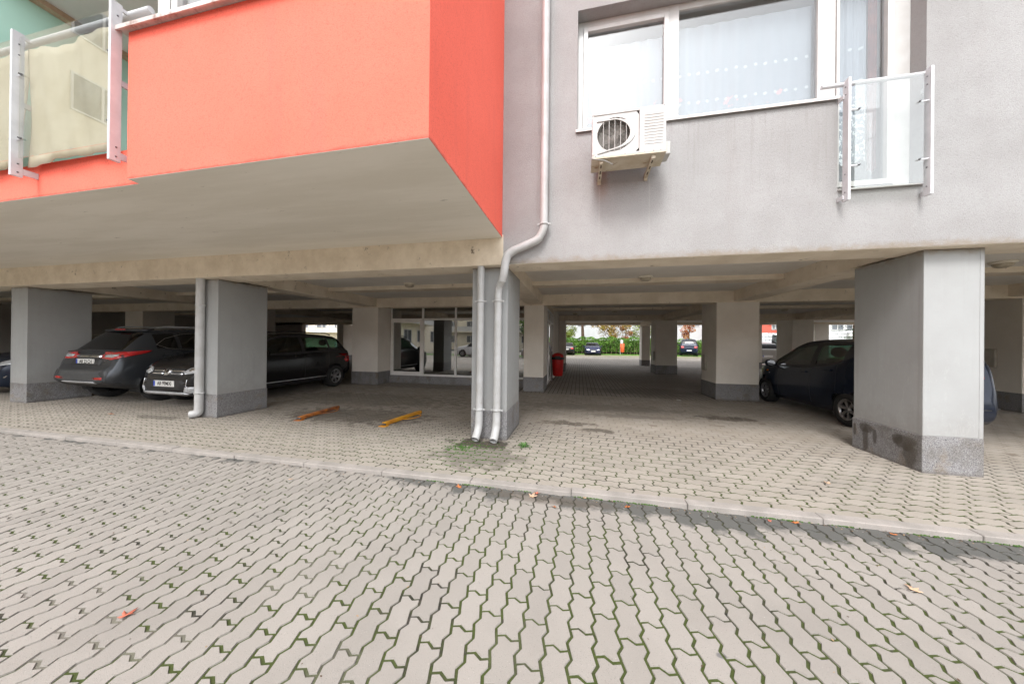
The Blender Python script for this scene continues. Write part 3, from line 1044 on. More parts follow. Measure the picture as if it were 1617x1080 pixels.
# ------------------------------------------------------------------ railings
def bolt(t, p, ax, r=.009, ln=.03):
    p, ax = Vector(p), Vector(ax)
    MB().tube([p, p + ax * ln], [r, r * .7], 10).build('bolt', STEEL, t)


rl = empty('balcony_railing', (3.03, -.24, 2.84), 'small white railing with clear glass in front of the glazed upstairs door', 'railing')
for x in (2.705, 3.385):
    MB().box(x - .012, x + .012, -.265, -.19, 2.84, 4.11).build('post', WHITEMETAL, rl, bevel=.002)
    for z in (2.865, 3.92):
        MB().box(x - .024 if x < 3 else x + .0125, x - .0125 if x < 3 else x + .024, -.185 - .03, F - .002, z, z + .04).build('wall_bracket', WHITEMETAL, rl)
    for z in (2.93, 3.12, 3.95, 4.03):
        bolt(rl, (x - .012, -.23, z), (-1, 0, 0), .006, .008)
MB().tube([(2.5, -.19, 4.085), (3.42, -.19, 4.085)], .021, 16).build('handrail', WHITEMETAL, rl)
MB().box(2.765, 3.335, -.243, -.235, 2.965, 4.055).build('glass_panel', RAILGLASS, rl)
for (x, z, sx) in ((2.765, 3.2, 1), (2.765, 3.78, 1), (3.335, 3.2, -1), (3.335, 3.78, -1)):
    xp = 2.712 if sx > 0 else 3.378
    MB().tube([(xp, -.239, z), (x + sx * .04, -.228, z)], .010, 10).build('glass_clamp', WHITEMETAL, rl)
    bolt(rl, (x + sx * .035, -.244, z), (0, -1, 0), .010, .016)

rl = empty('balcony_railing', (-5.2, -2.2, 2.85), 'white post and glass railing of the red balcony', 'railing')
PX = [-6.55, -5.235, -3.93]
for x in PX:
    MB().box(x - .014, x + .014, -2.285, -2.215, 2.85, 4.215).build('post', WHITEMETAL, rl, bevel=.002)
    MB().box(x - .012, x + .012, -2.2145, -2.126, 2.88, 2.935).build('wall_bracket', WHITEMETAL, rl)
    MB().box(x - .01, x + .01, -2.2145, -2.17, 3.52, 3.57).build('wall_bracket', WHITEMETAL, rl)
    MB().box(x - .01, x + .01, -2.2145, -2.17, 4.17, 4.2).build('rail_bracket', WHITEMETAL, rl)
    for z in (2.89, 2.97, 4.0, 4.1):
        bolt(rl, (x + .014, -2.245, z), (1, 0, 0), .007, .008)
for a, b in ((-8.0, PX[0]), (PX[0], PX[1]), (PX[1], PX[2])):
    MB().box(a + .03, b - .012, -2.248, -2.240, 3.02, 4.165).build('glass_panel', RAILGLASS, rl)
    for z in (3.2, 3.8):
        for x, sx in ((a + .02, 1), (b - .008, -1)):
            MB().tube([(x, -2.244, z), (x + sx * .045, -2.244, z)], .011, 10).build('glass_clamp', WHITEMETAL, rl)
            bolt(rl, (x + sx * .05, -2.249, z), (0, -1, 0), .012, .02)
MB().tube([(-8, -2.16, 4.19), (-3.68, -2.16, 4.19)], .026, 16).build('handrail', WHITEMETAL, rl)

# fabric tied behind the glass
def cloth(x0, x1, label):
    c = MB()

    def fn(a, b):
        x = x0 + (x1 - x0) * a
        top = 4.10 - .05 * math.sin(a * 3.1416) + .03 * a
        bot = 2.965 + .03 * a + .018 * math.sin(a * 3.14)
        return (x, -2.19 + .012 * math.sin(a * 11 + b * 3) + .008 * math.sin(a * 29 + b * 5), bot + (top - bot) * b)
    c.grid(fn, 40, 12)
    o = c.build('fabric_screen', CREAM, label=label, cat='fabric', group='cream fabric screens on the balcony', at=((x0 + x1) / 2, -2.19, 2.97))
    sm = o.modifiers.new('thick', 'SOLIDIFY')
    sm.thickness = .004


cloth(-5.225, -4.08, 'cream fabric screen hung behind the balcony glass next to the red parapet')
cloth(-6.5, -5.26, 'cream fabric screen hung behind the leftmost balcony glass at the picture edge')

# ------------------------------------------------------------------ ceiling lamps
LAMPW = surf('lamp_plastic', (.8, .76, .66), (.7, .64, .54), 8, .5)
LAMPD = surf('lamp_diffuser', (.5, .45, .36), (.4, .34, .25), 12, .35)


def lamp(x, y, label, z=CZ - .0015):
    t = empty('ceiling_lamp', (x, y, z), label, 'lamp', 'round ceiling lamps of the parking')
    MB().lathe([(.001, -.03), (.12, -.03), (.13, -.02), (.13, 0), (.001, 0)], (x, y, z), 28).build('housing', LAMPW, t)
    MB().lathe([(.095, -.03), (.098, -.05), (.085, -.075), (.05, -.09), (.001, -.093)], (x, y, z), 28).build('diffuser', LAMPD, t)


lamp(-3.72, 2.2, 'round ceiling lamp in front of the shop window')
lamp(1.22, 2.25, 'round ceiling lamp above the middle of the passage entrance')
lamp(6.2, 2.0, 'round ceiling lamp at the right edge beyond the near white pillar')
lamp(1.3, 8.6, 'small round ceiling lamp deep inside the passage')
lamp(-.2, 9.6, 'small ceiling lamp deep in the passage above the red bin')
lamp(7.0, 8.6, 'round ceiling lamp above the parked dark hatchback')

# ------------------------------------------------------------------ things on the pillars and the floor
for (x, y, z, lab) in ((3.235, 5.02, .86, 'beige cable box on the left side of the large inner pillar'), (3.31, 11.2, .8, 'narrow beige cable box on the pillar at the far end of the passage'), (8.86, 4.85, 1.1, 'grey cable box on the dark side of the pillar at the right edge')):
    t = empty('cable_box', (x, y, z), lab, 'box', 'cable boxes on pillars')
    MB().box(x - .05, x - .001, y - .13, y + .13, z - .2, z + .2).build('casing', surf('box_beige', (.45, .42, .36), (.36, .33, .28), 6, .5), t, bevel=.012)
    MB().box(x - .058, x - .0505, y - .105, y + .105, z - .175, z + .175).build('lid', MATS['box_beige'], t, bevel=.004)

t = empty('waste_bin', (-.72, 6.6, .22), 'red waste bin with dark band hanging beside the shop door', 'bin')
REDP = surf('red_plastic', (.55, .012, .01), (.42, .01, .008), 8, .4)
MB().lathe([(.001, .22), (.15, .22), (.17, .26), (.195, .72), (.2, .78), (.19, .78)], (-.72, 6.6, 0), 28).build('body', REDP, t)
MB().lathe([(.2, .77), (.212, .79), (.212, .83), (.2, .85)], (-.72, 6.6, 0), 28).build('band', BLACKPL, t)
MB().grid(lambda a, b: (-.72 + .205 * math.cos(6.283 * a) * math.cos(b * 1.4), 6.6 + .205 * math.sin(6.283 * a) * math.cos(b * 1.4), .86 + .14 * math.sin(b * 1.4)), 28, 6).build('hood', REDP, t)
MB().box(-.8, -.62, 6.385, 6.40, .8, .9).build('slot', BLACKPL, t)
MB().tube([(-.92, 6.6, 0), (-.92, 6.6, 1.05)], .02, 10).build('post', STEEL, t)


def barrier(x, y, rz, mat, label):
    """folded-down parking barrier: square arm with hinge bracket and wire loop"""
    t = empty('parking_barrier', (x, y, 0), label, 'parking barrier', 'folded parking barriers', local=True, rz=rz)
    a = MB().box(-.035, .035, 0, .95, .012, .06)
    a.build('arm', mat, t, bevel=.006)
    MB().box(-.02, .02, -.004, .0, .022, .05).build('end_cap', INK, t)
    MB().box(-.06, .06, -.05, .06, .0, .011).build('foot_plate', mat, t, bevel=.003)
    MB().tube([(-.045, -.01, .035), (.045, -.01, .035)], .014, 10).build('hinge', STEEL, t)
    lp = [(.03 + .17 * math.sin(3.1416 * k / 14), .62 + .2 * math.cos(3.1416 * k / 14), .02 + .012 * math.sin(3.14 * k / 14)) for k in range(15)]
    MB().tube(lp, .007, 8).build('support_loop', mat, t)
    lp = [(-.03 - .1 * math.sin(3.1416 * k / 14), .6 + .12 * math.cos(3.1416 * k / 14), .02) for k in range(15)]
    MB().tube(lp, .006, 8).build('support_loop', mat, t)
    MB().tube([(-.03, -.02, .03), (-.09, -.09, .01), (-.06, -.14, .006)], .004, 6).build('wire', STEEL, t)


RUSTOR = surf('rusty_orange', (.5, .17, .03), (.22, .075, .03), 7, .7, .2, 60, .003, dirt=((.09, .035, .02), 6, .5, .62))
YELL = surf('worn_yellow', (.62, .3, .02), (.5, .2, .02), 6, .55, .1, 60, .003, dirt=((.2, .09, .03), 9, .62, .74))
barrier(-4.545, .2, R(4), RUSTOR, 'rusty orange folded parking barrier lying left of the yellow one')
barrier(-2.98, .22, R(-7), YELL, 'yellow folded parking barrier lying left of the central pillar')

# fallen leaves, litter, weeds, moss
def leaf_mesh(seed, mat, s_=1.0):
    rr = random.Random(seed)
    pts = []
    lobes = 5
    for k in range(20):
        a = 2 * math.pi * k / 20
        rad = (.03 + .016 * math.cos(lobes * a)) * (1 - .3 * math.cos(a)) * rr.uniform(.85, 1.15)
        pts.append((rad * math.cos(a) * 1.15, rad * math.sin(a), 0))
    v = [(0, 0, .006)] + [(x, y, .003 + abs(y) * .45 * rr.uniform(.4, 1.2) + abs(x) * .1) for x, y, z in pts]
    v += [(x, y, z - .0015) for x, y, z in v]
    n = 21
    f = [(0, k + 1, (k + 1) % 20 + 1) for k in range(20)] + [(n, n + (k + 1) % 20 + 1, n + k + 1) for k in range(20)]
    f += [(k + 1, n + k + 1, n + (k + 1) % 20 + 1, (k + 1) % 20 + 1) for k in range(20)]
    mb = MB().add([(a * s_, b * s_, c_ * s_) for a, b, c_ in v], f, 0, True)
    return mb.mesh('leaf', mat)


LEAF_O = surf('leaf_orange', (.6, .2, .06), (.42, .13, .04), 30, .7)
LEAF_T = surf('leaf_tan', (.5, .32, .2), (.6, .42, .3), 25, .7)
LEAF_R = surf('leaf_red', (.55, .16, .1), (.42, .12, .07), 30, .7)
lv = [(-1.09, -1.38, LEAF_O, 'orange fallen leaf at the kerb below the downpipes', 1.0), (-.40, -1.40, LEAF_T, 'large pale crumpled leaf in the gutter below the central pillar', 1.5), (-.368, -1.335, LEAF_R, 'small reddish leaf leaning on the kerb above the pale crumpled leaf', .8),
      (-.189, -1.536, LEAF_O, 'small orange leaf on the driveway just right of the pale crumpled leaf', .7), (.393, -1.40, LEAF_O, 'bright orange leaf on the wet strip in the middle of the gutter', .95), (1.626, -1.346, LEAF_O, 'orange leaf on the dark gutter strip left of the near white pillar', .95),
      (2.233, -1.352, LEAF_O, 'orange leaf at the kerb in front of the near white pillar', .9), (-2.169, -3.054, LEAF_R, 'reddish curled leaf on the driveway at lower left', 1.2), (1.84, -1.96, LEAF_T, 'pale tan leaf on the driveway at right', 1.3), (-7.99, -.25, LEAF_O, 'orange leaf on the pavement in front of the black car', 1.3),
      (1.45, -1.36, LEAF_R, 'tiny reddish leaf in the gutter right of the middle', .6), (-2.75, -1.6, LEAF_T, 'tan leaf on the driveway left of the downpipes', .7), (2.35, -.55, LEAF_T, 'flat tan leaf on the pavement left of the near white pillar foot', 1.1), (.05, -1.32, LEAF_T, 'tan leaf lying against the kerb under the passage', .7)]
for i, (x, y, m_, lab, s_) in enumerate(lv):
    o = bpy.data.objects.new('fallen_leaf', leaf_mesh(i, m_, s_ * .62))
    COL.objects.link(o)
    o.location = (x, y, (ZL if y < -1.3 else 0.0) + .001)
    o.rotation_euler = (random.uniform(-.2, .2), random.uniform(-.2, .2), random.uniform(0, 6.28))
    tag(o, lab, 'leaf', 'fallen autumn leaves')
pm = leaf_mesh(77, surf('paper_white', (.75, .74, .72), (.68, .66, .63), 20, .8), 1.3)
for (x, y, lab) in ((2.303, 3.892, 'white scrap of paper on the passage floor'), ):
    o = bpy.data.objects.new('paper_scrap', pm)
    COL.objects.link(o)
    o.location = (x, y, .003)
    tag(o, lab, 'litter')
# weed by the pillar foot
w = MB()
rw = random.Random(5)
for k in range(46):
    a = rw.uniform(0, 6.28)
    r0, r1, h = rw.uniform(0, .02), rw.uniform(.04, .1), rw.uniform(.01, .05)
    dx, dy = math.cos(a), math.sin(a)
    p0 = (-.69 + dx * r0, -.2 + dy * r0, .002)
    p1 = (-.69 + dx * (r0 + r1) * .6, -.2 + dy * (r0 + r1) * .6, h)
    p2 = (-.69 + dx * (r0 + r1), -.2 + dy * (r0 + r1), h * .5)
    q = .007
    w.add([(p0[0] - dy * q * .3, p0[1] + dx * q * .3, p0[2]), (p0[0] + dy * q * .3, p0[1] - dx * q * .3, p0[2]), (p1[0] + dy * q, p1[1] - dx * q, p1[2]), (p1[0] - dy * q, p1[1] + dx * q, p1[2]), (p2[0], p2[1], p2[2])], [(0, 1, 2, 3), (3, 2, 4)])
w.build('weed', surf('weed_green', (.07, .17, .03), (.045, .12, .02), 30, .7), label='small green weed growing at the foot of the central pillar', cat='plant', at=(-.69, -.2, 0))
# moss cushions along the joints
ms = MB()
rm = random.Random(11)


def puff(x, y, z, r):
    n = 7
    v = [(x, y, z + r * .55)] + [(x + r * .6 * math.cos(6.283 * k / n), y + r * .6 * math.sin(6.283 * k / n), z + r * .4 * rm.uniform(.7, 1.2)) for k in range(n)] + [(x + r * math.cos(6.283 * k / n + .3) * rm.uniform(.8, 1.2), y + r * math.sin(6.283 * k / n + .3) * rm.uniform(.8, 1.2), z - .004) for k in range(n)]
    f = [(0, 1 + k, 1 + (k + 1) % n) for k in range(n)] + [(1 + k, 1 + n + k, 1 + n + (k + 1) % n, 1 + (k + 1) % n) for k in range(n)]
    ms.add(v, f, 0, True)


for k in range(2600):
    # sit on row joints of the upper pavement around the outlets
    y = -1.2265 + WU * rm.randint(1, 9) + rm.gauss(0, .004)
    x = rm.gauss(-1.28, .42)
    wgt = math.exp(-((x + 1.3) / .5) ** 2) * math.exp(-((y + .5) / .45) ** 2)
    if rm.random() < wgt * .9:
        puff(x, y, -.004, rm.uniform(.004, .013))
for k in range(900):
    x = rm.uniform(-1.5, 3.6)
    if math.sin(x * 5) + math.sin(x * 13 + 1) + rm.uniform(-.8, .8) > .2:
        puff(x, -1.3115 + rm.gauss(0, .003), ZL + .002, rm.uniform(.003, .009))
for k in range(500):
    x = rm.uniform(-1.8, 3.6)
    if math.sin(x * 7) + math.sin(x * 3 + 1) + rm.uniform(-1, 1) > 0:
        puff(x, -1.206 + rm.gauss(0, .002), -.003, rm.uniform(.003, .007))
for k in range(160):
    a = rm.uniform(0, 6.28)
    rr_ = abs(rm.gauss(0, .13))
    puff(-1.42 + rr_ * math.cos(a) * 1.4, -.42 + rr_ * math.sin(a), -.001, rm.uniform(.006, .018))
ms.build('moss', surf('moss_green', (.028, .075, .012), (.06, .125, .018), 60, .95, .6, 300, .003), label='green moss cushions in the joints and along the kerb', kind='stuff')
# leaf crumbs and grit swept against the kerb and the outlets
gt = MB()
for k in range(1500):
    if k % 5 == 0:
        x, y, z = rm.gauss(-1.2, .3), rm.gauss(-.28, .1), .001
    elif k % 2:
        x, y, z = rm.uniform(-3.5, 3.8), -1.312 - abs(rm.gauss(0, .05)), ZL + .001
    else:
        x, y, z = rm.uniform(-6, 4), rm.uniform(-3.2, 1.5), 0
        z = ZL + .001 if y < -1.31 else .001
        if -1.32 < y < -1.2:
            continue
    s_, a_ = rm.uniform(.0025, .008), rm.uniform(0, 6.28)
    ca, sa = math.cos(a_) * s_, math.sin(a_) * s_
    gt.add([(x - ca, y - sa, z), (x + sa * .6, y - ca * .6, z + s_ * .3), (x + ca, y + sa, z + s_ * .5), (x - sa * .6, y + ca * .6, z + s_ * .2)], [(0, 1, 2, 3)], rm.choice((0, 0, 1, 2)))
gt.build('leaf_crumbs', [surf('crumb_brown', (.12, .075, .045), (.08, .05, .03), 40, .9), surf('crumb_tan', (.35, .24, .14), (.28, .18, .1), 40, .9), surf('crumb_grey', (.3, .28, .26), (.2, .19, .18), 40, .9)], label='leaf crumbs and grit scattered over the paving and along the kerb', kind='stuff')
# ------------------------------------------------------------------ cars
def mono(xs, ys, x):
    """monotone cubic interpolation"""
    n = len(xs)
    if x <= xs[0]:
        return ys[0]
    if x >= xs[-1]:
        return ys[-1]
    d = [(ys[i + 1] - ys[i]) / (xs[i + 1] - xs[i]) for i in range(n - 1)]
    m = [d[0]] + [0 if d[i - 1] * d[i] <= 0 else 2 * d[i - 1] * d[i] / (d[i - 1] + d[i]) for i in range(1, n - 1)] + [d[-1]]
    i = max(k for k in range(n - 1) if xs[k] <= x)
    h = xs[i + 1] - xs[i]
    t = (x - xs[i]) / h
    return (1 + 2 * t) * (1 - t) ** 2 * ys[i] + t * (1 - t) ** 2 * h * m[i] + t * t * (3 - 2 * t) * ys[i + 1] + t * t * (t - 1) * h * m[i + 1]


# s = distance from the tail / length; ztop, zbelt, zlow over height; half widths over half width
PROF = {
    'suv': dict(top=[(0, .40), (.008, .455), (.02, .49), (.03, .57), (.045, .655), (.06, .68), (.10, .80), (.145, .925), (.18, .955), (.3, .985), (.45, 1.0), (.57, .985), (.63, .95), (.70, .83), (.765, .715), (.80, .69), (.9, .64), (.95, .585), (.98, .50), (1, .38)],
                belt=[(0, .36), (.02, .45), (.045, .60), (.10, .665), (.2, .675), (.4, .655), (.6, .64), (.765, .64), (.85, .62), (.93, .56), (.98, .44), (1, .34)],
                wb=[(0, .78), (.015, .88), (.05, .95), (.12, .985), (.3, 1), (.7, 1), (.85, .985), (.93, .93), (.98, .8), (1, .62)],
                wt=[(0, .66), (.02, .76), (.06, .72), (.145, .66), (.3, .68), (.55, .68), (.63, .69), (.765, .80), (.9, .78), (.98, .62), (1, .5)],
                low=[(0, .25), (.04, .2), (.12, .15), (.9, .13), (.97, .15), (1, .19)],
                rear=(.062, .142), wind=(.585, .758), side=(.165, .70), pill=[(.245, .262), (.44, .462)], doors=[(.25, .45), (.45, .69)], wheels=(.19, .795), wr=.345, arch=.40),
    'hatch': dict(top=[(0, .42), (.01, .50), (.02, .58), (.032, .68), (.05, .735), (.075, .83), (.105, .925), (.15, .965), (.3, .99), (.42, 1.0), (.55, .985), (.61, .95), (.69, .82), (.76, .70), (.79, .68), (.9, .625), (.95, .56), (.98, .48), (1, .36)],
                  belt=[(0, .36), (.02, .55), (.05, .675), (.1, .68), (.3, .66), (.6, .635), (.76, .635), (.85, .61), (.93, .545), (.98, .43), (1, .32)],
                  wb=[(0, .8), (.015, .9), (.05, .96), (.12, .985), (.3, 1), (.7, 1), (.85, .985), (.93, .93), (.98, .8), (1, .62)],
                  wt=[(0, .7), (.02, .8), (.06, .76), (.12, .70), (.3, .70), (.55, .70), (.61, .71), (.76, .81), (.9, .78), (.98, .62), (1, .5)],
                  low=[(0, .22), (.04, .17), (.12, .12), (.9, .11), (.97, .12), (1, .15)],
                  rear=(.05, .108), wind=(.57, .753), side=(.13, .70), pill=[(.215, .235), (.42, .445)], doors=[(.235, .43), (.43, .69)], wheels=(.172, .805), wr=.31, arch=.365),
    'small': dict(top=[(0, .38), (.008, .46), (.02, .56), (.035, .70), (.055, .80), (.08, .90), (.12, .955), (.25, .985), (.4, 1.0), (.52, .985), (.6, .935), (.7, .80), (.79, .68), (.82, .655), (.9, .60), (.95, .53), (.985, .43), (1, .33)],
                  belt=[(0, .34), (.02, .52), (.05, .73), (.1, .80), (.16, .77), (.25, .68), (.4, .63), (.6, .60), (.79, .60), (.87, .58), (.94, .50), (.985, .38), (1, .3)],
                  wb=[(0, .74), (.02, .85), (.06, .90), (.15, .97), (.3, .99), (.7, .99), (.85, .985), (.93, .92), (.98, .78), (1, .62)],
                  wt=[(0, .66), (.02, .76), (.06, .76), (.12, .70), (.3, .70), (.5, .70), (.6, .71), (.79, .80), (.9, .76), (.98, .6), (1, .5)],
                  low=[(0, .2), (.04, .15), (.12, .12), (.9, .11), (.97, .12), (1, .15)],
                  rear=(.04, .085), wind=(.55, .785), side=(.2, .74), pill=[(.385, .425)], doors=[(.23, .41), (.41, .70)], wheels=(.165, .845), wr=.275, arch=.315),
    'sedan': dict(top=[(0, .42), (.01, .52), (.02, .62), (.035, .69), (.10, .72), (.15, .735), (.2, .81), (.28, .93), (.35, .975), (.45, 1.0), (.55, .985), (.61, .94), (.68, .82), (.74, .715), (.77, .695), (.9, .64), (.95, .57), (.98, .48), (1, .36)],
                  belt=[(0, .38), (.03, .62), (.1, .665), (.3, .66), (.6, .64), (.76, .64), (.86, .615), (.94, .54), (.98, .43), (1, .32)],
                  wb=[(0, .8), (.015, .9), (.05, .96), (.12, .985), (.3, 1), (.7, 1), (.85, .985), (.93, .93), (.98, .8), (1, .62)],
                  wt=[(0, .7), (.02, .82), (.12, .82), (.28, .68), (.4, .68), (.55, .68), (.61, .69), (.74, .81), (.9, .78), (.98, .62), (1, .5)],
                  low=[(0, .22), (.04, .17), (.12, .12), (.9, .11), (.97, .12), (1, .15)],
                  rear=(.158, .29), wind=(.575, .735), side=(.22, .68), pill=[(.44, .455)], doors=[(.27, .445), (.445, .67)], wheels=(.2, .8), wr=.31, arch=.365),
    'van': dict(top=[(0, .38), (.01, .6), (.02, .85), (.035, .94), (.08, .98), (.3, 1.0), (.6, .985), (.7, .94), (.78, .78), (.85, .58), (.9, .54), (.95, .48), (.985, .4), (1, .3)],
                belt=[(0, .34), (.02, .52), (.05, .56), (.3, .55), (.7, .53), (.85, .52), (.93, .47), (.985, .36), (1, .27)],
                wb=[(0, .86), (.015, .94), (.05, .98), (.3, 1), (.7, 1), (.85, .985), (.93, .93), (.98, .8), (1, .62)],
                wt=[(0, .8), (.02, .88), (.06, .86), (.3, .86), (.6, .84), (.7, .8), (.85, .84), (.93, .8), (.98, .62), (1, .5)],
                low=[(0, .2), (.04, .15), (.12, .12), (.9, .11), (.97, .12), (1, .15)],
                rear=(.021, .03), wind=(.7, .845), side=(.62, .80), pill=[], doors=[(.6, .79)], wheels=(.2, .82), wr=.33, arch=.385),
}
RR = [0, 1, 1.5, 2, 2.4, 2.8, 3.2, 3.6, 4, 4.35, 4.7, 4.9, 5, 5.12, 5.3, 5.5, 5.7, 5.88, 6, 6.2, 6.5, 6.8, 7.1, 7.4, 7.7, 8]


def paint(name, c, metal=.3, rough=.3):
    if name in MATS:
        return MATS[name]
    m = NT(name)
    dust = m.ramp(m.noise(1.1, 4), .35, .8)
    col = m.mix(m.math('MULTIPLY', dust, .07), c, (.13, .115, .1))
    rg = m.math('ADD', rough, m.math('MULTIPLY', m.noise(3, 3), .06))
    m.bsdf(col, rg, metal, None, **{'Coat Weight': .12, 'Coat Roughness': .05, 'Specular IOR Level': .3})
    MATS[name] = m.m
    return m.m


class Car:
    def __init__(s, name, kind, L, Wd, H, mat, loc, rz, label, cat='car', group=None, glassm=None, rearglass=None, detail=True, ride=1.0, clad=None, seats=False):
        s.L, s.W, s.H = L, Wd, H
        s.t = empty(name, loc, label, cat, group, local=True, rz=rz)
        P = s.P = PROF[kind]
        s.mat = mat
        hw = Wd / 2
        gm = glassm or CARGLASS
        rgm = rearglass or gm

        def cv(k, q):
            a = P[k]
            return mono([p[0] for p in a], [p[1] for p in a], q)

        def section(q):
            zt, zb, zl = cv('top', q) * H, cv('belt', q) * H, cv('low', q) * H * ride
            zb = min(zb, zt - .03)
            wb, wt = cv('wb', q) * hw, cv('wt', q) * hw
            zl = min(zl, zb - .06)
            rail = zb + (zt - zb) * .87
            mid = zl + (zb - zl) * .45
            return [(0, zl), (wb * .86, zl), (wb * .95, zl + (zb - zl) * .12), (wb * 1.0, mid), (wb * .985, zb - (zb - zl) * .18), (wb * .955, zb), (wt + (wb * .955 - wt) * .12, rail), (wt * .86, zt - (zt - rail) * .25), (0, zt)]

        def ring(q):
            S = section(q)
            out = []
            for r in RR:
                i = min(int(r), 7)
                t = r - i
                p0, p1, p2, p3 = S[max(0, i - 1)], S[i], S[i + 1], S[min(8, i + 2)]
                if i in (0, 5):
                    x = p1[0] + (p2[0] - p1[0]) * t
                    z = p1[1] + (p2[1] - p1[1]) * t
                    if i == 5:
                        x += .02 * math.sin(math.pi * t) * min(1, (p2[1] - p1[1]) / .3)
                else:
                    if i == 1: p0 = p1
                    if i == 4: p3 = p2
                    if i == 6: p0 = p1
                    if i == 7: p3 = (-p1[0], p1[1])
                    f_ = lambda a, b, c, d: .5 * (2 * b + (c - a) * t + (2 * a - 5 * b + 4 * c - d) * t * t + (3 * b - a - 3 * c + d) * t ** 3)
                    x, z = f_(p0[0], p1[0], p2[0], p3[0]), f_(p0[1], p1[1], p2[1], p3[1])
                out.append((max(0, x), z))
            return out
        ss = set([0, .004, .009, .015, .022, .03, .038, .046, .055, .065, .08, .095, .11, .125, .14, .16, .18, .94, .955, .968, .978, .986, .992, .997, 1.0] + [.2 + .74 * k / 44 for k in range(44)])
        bounds = list(P['rear']) + list(P['wind']) + list(P['side']) + [b for p in P['pill'] for b in p]
        seams = sorted(set(b for d in P['doors'] for b in d))
        for b in bounds:
            ss = set(q for q in ss if abs(q - b) > .004) | {b}
        for b in seams:
            ss = set(q for q in ss if abs(q - b) > .006 or q in bounds) | {b - .0012, b + .0012}
        ss = sorted(ss)
        n, m = len(ss), len(RR)
        rows = []
        for q in ss:
            rg = ring(q)
            y = -L / 2 + q * L
            rows.append([(x, y, z) for x, z in rg] + [(-x, y, z) for x, z in rg[::-1]][1:-1])
        K = len(rows[0])
        V = [p for rw_ in rows for p in rw_]
        ridx = list(range(m)) + list(range(m - 1, 0, -1))
        rv = [RR[i] for i in ridx[:m]] + [RR[m - 1 - k] for k in range(1, m - 1)]
        s.wheels = [(-L / 2 + w_ * L) for w_ in P['wheels']]
        s.wr, ar = P['wr'], P['arch']
        zc = s.wr
        # snap to the wheel arches
        Vn = []
        for (x, y, z) in V:
            if abs(x) > hw * .6:
                for wy in s.wheels:
                    d = math.hypot(y - wy, z - zc)
                    if ar - .05 < d < ar + .035:
                        y, z = wy + (y - wy) * ar / d, zc + (z - zc) * ar / d
                        break
            Vn.append((x, y, z))
        V = Vn
        body, glas, doors, rearg, wsh = [], [], {}, [], []
        for i in range(n - 1):
            sm_ = (ss[i] + ss[i + 1]) / 2
            thin = (ss[i + 1] - ss[i]) < .003
            for k in range(K):
                a, b, c, d = i * K + k, i * K + (k + 1) % K, (i + 1) * K + (k + 1) % K, (i + 1) * K + k
                r = (rv[k] + (rv[(k + 1) % K] if k + 1 < K else 0)) / 2
                face = (a, d, c, b)
                cx, cy, cz = [sum(V[j][e] for j in face) / 4 for e in range(3)]
                if abs(cx) > hw * .55 and any(math.hypot(cy - wy, cz - zc) < ar - .004 for wy in s.wheels):
                    continue
                if 5.1 < r < 5.9 and P['side'][0] < sm_ < P['side'][1] and not any(p[0] < sm_ < p[1] for p in P['pill']):
                    glas.append((face, sm_, cx > 0))
                elif r > 6.18 and P['wind'][0] < sm_ < P['wind'][1]:
                    wsh.append(face)
                elif r > 6.18 and P['rear'][0] < sm_ < P['rear'][1]:
                    rearg.append(face)
                else:
                    di = next((j for j, dd in enumerate(P['doors']) if dd[0] + .0012 < sm_ < dd[1] - .0012), None)
                    if di is not None and 2.0 < r < 5.0:
                        doors.setdefault((di, cx > 0), []).append(face)
                    else:
                        mi = 1 if thin and 2 < r < 5 else 0
                        if 5.0 < r < 6.0 and P['side'][0] < sm_ < P['side'][1]:
                            mi = 1
                        if clad and r < 2.0:
                            mi = 1
                        body.append((face, mi))
        body.append((tuple(range(K)), 0))
        body.append((tuple(range((n - 1) * K, n * K))[::-1], 0))

        def sub(faces, name, mats, parent, mis=None, shrink=0.0):
            used = {}
            fs = []
            for f in faces:
                fs.append(tuple(used.setdefault(j, len(used)) for j in f))
            vs_ = [None] * len(used)
            for j, q in used.items():
                x, y, z = V[j]
                vs_[q] = (x - shrink * (1 if x > 0 else -1 if x < 0 else 0), y, z)
            mb = MB()
            mb.add(vs_, fs, 0, True)
            if mis:
                mb.mi = mis
            return mb.build(name, mats, parent)
        s.body = sub([f for f, _ in body], 'body', [mat, BLACKPL], s.t, [q for _, q in body])
        for (di, sd_), fs in doors.items():
            dd = sub(fs, 'door', [mat], s.t)
            if detail and cat == 'car':
                q = P['doors'][di]
                yy = -L / 2 + (q[0] + .03) * L
                zz = cv('belt', q[0] + .03) * H - .1
                x0 = cv('wb', q[0]) * hw * .992
                sg = 1 if sd_ else -1
                MB().box(sg * x0 - .012, sg * x0 + .022, yy, yy + .16, zz, zz + .03).build('handle', mat, dd, bevel=.008)
        wins = {}
        for f, q, sd_ in glas:
            idx = sum(1 for p in P['pill'] if q > p[1])
            wins.setdefault((idx, sd_), []).append(f)
        for (idx, sd_), fs in wins.items():
            sub(fs, 'side_window', [rgm if idx == 0 and len(P['pill']) > 1 else gm], s.t, shrink=.006)
        sub(wsh, 'windscreen', [gm], s.t, shrink=.0)
        if rearg:
            sub(rearg, 'rear_window', [rgm], s.t)
        s.bvh = BVHTree.FromPolygons([Vector(v) for v in V], [f for f, _ in body] + [f for q in doors.values() for f in q] + wsh + rearg + [f for f, _, _ in glas])
        # wheels and wells
        tw = Wd * .12
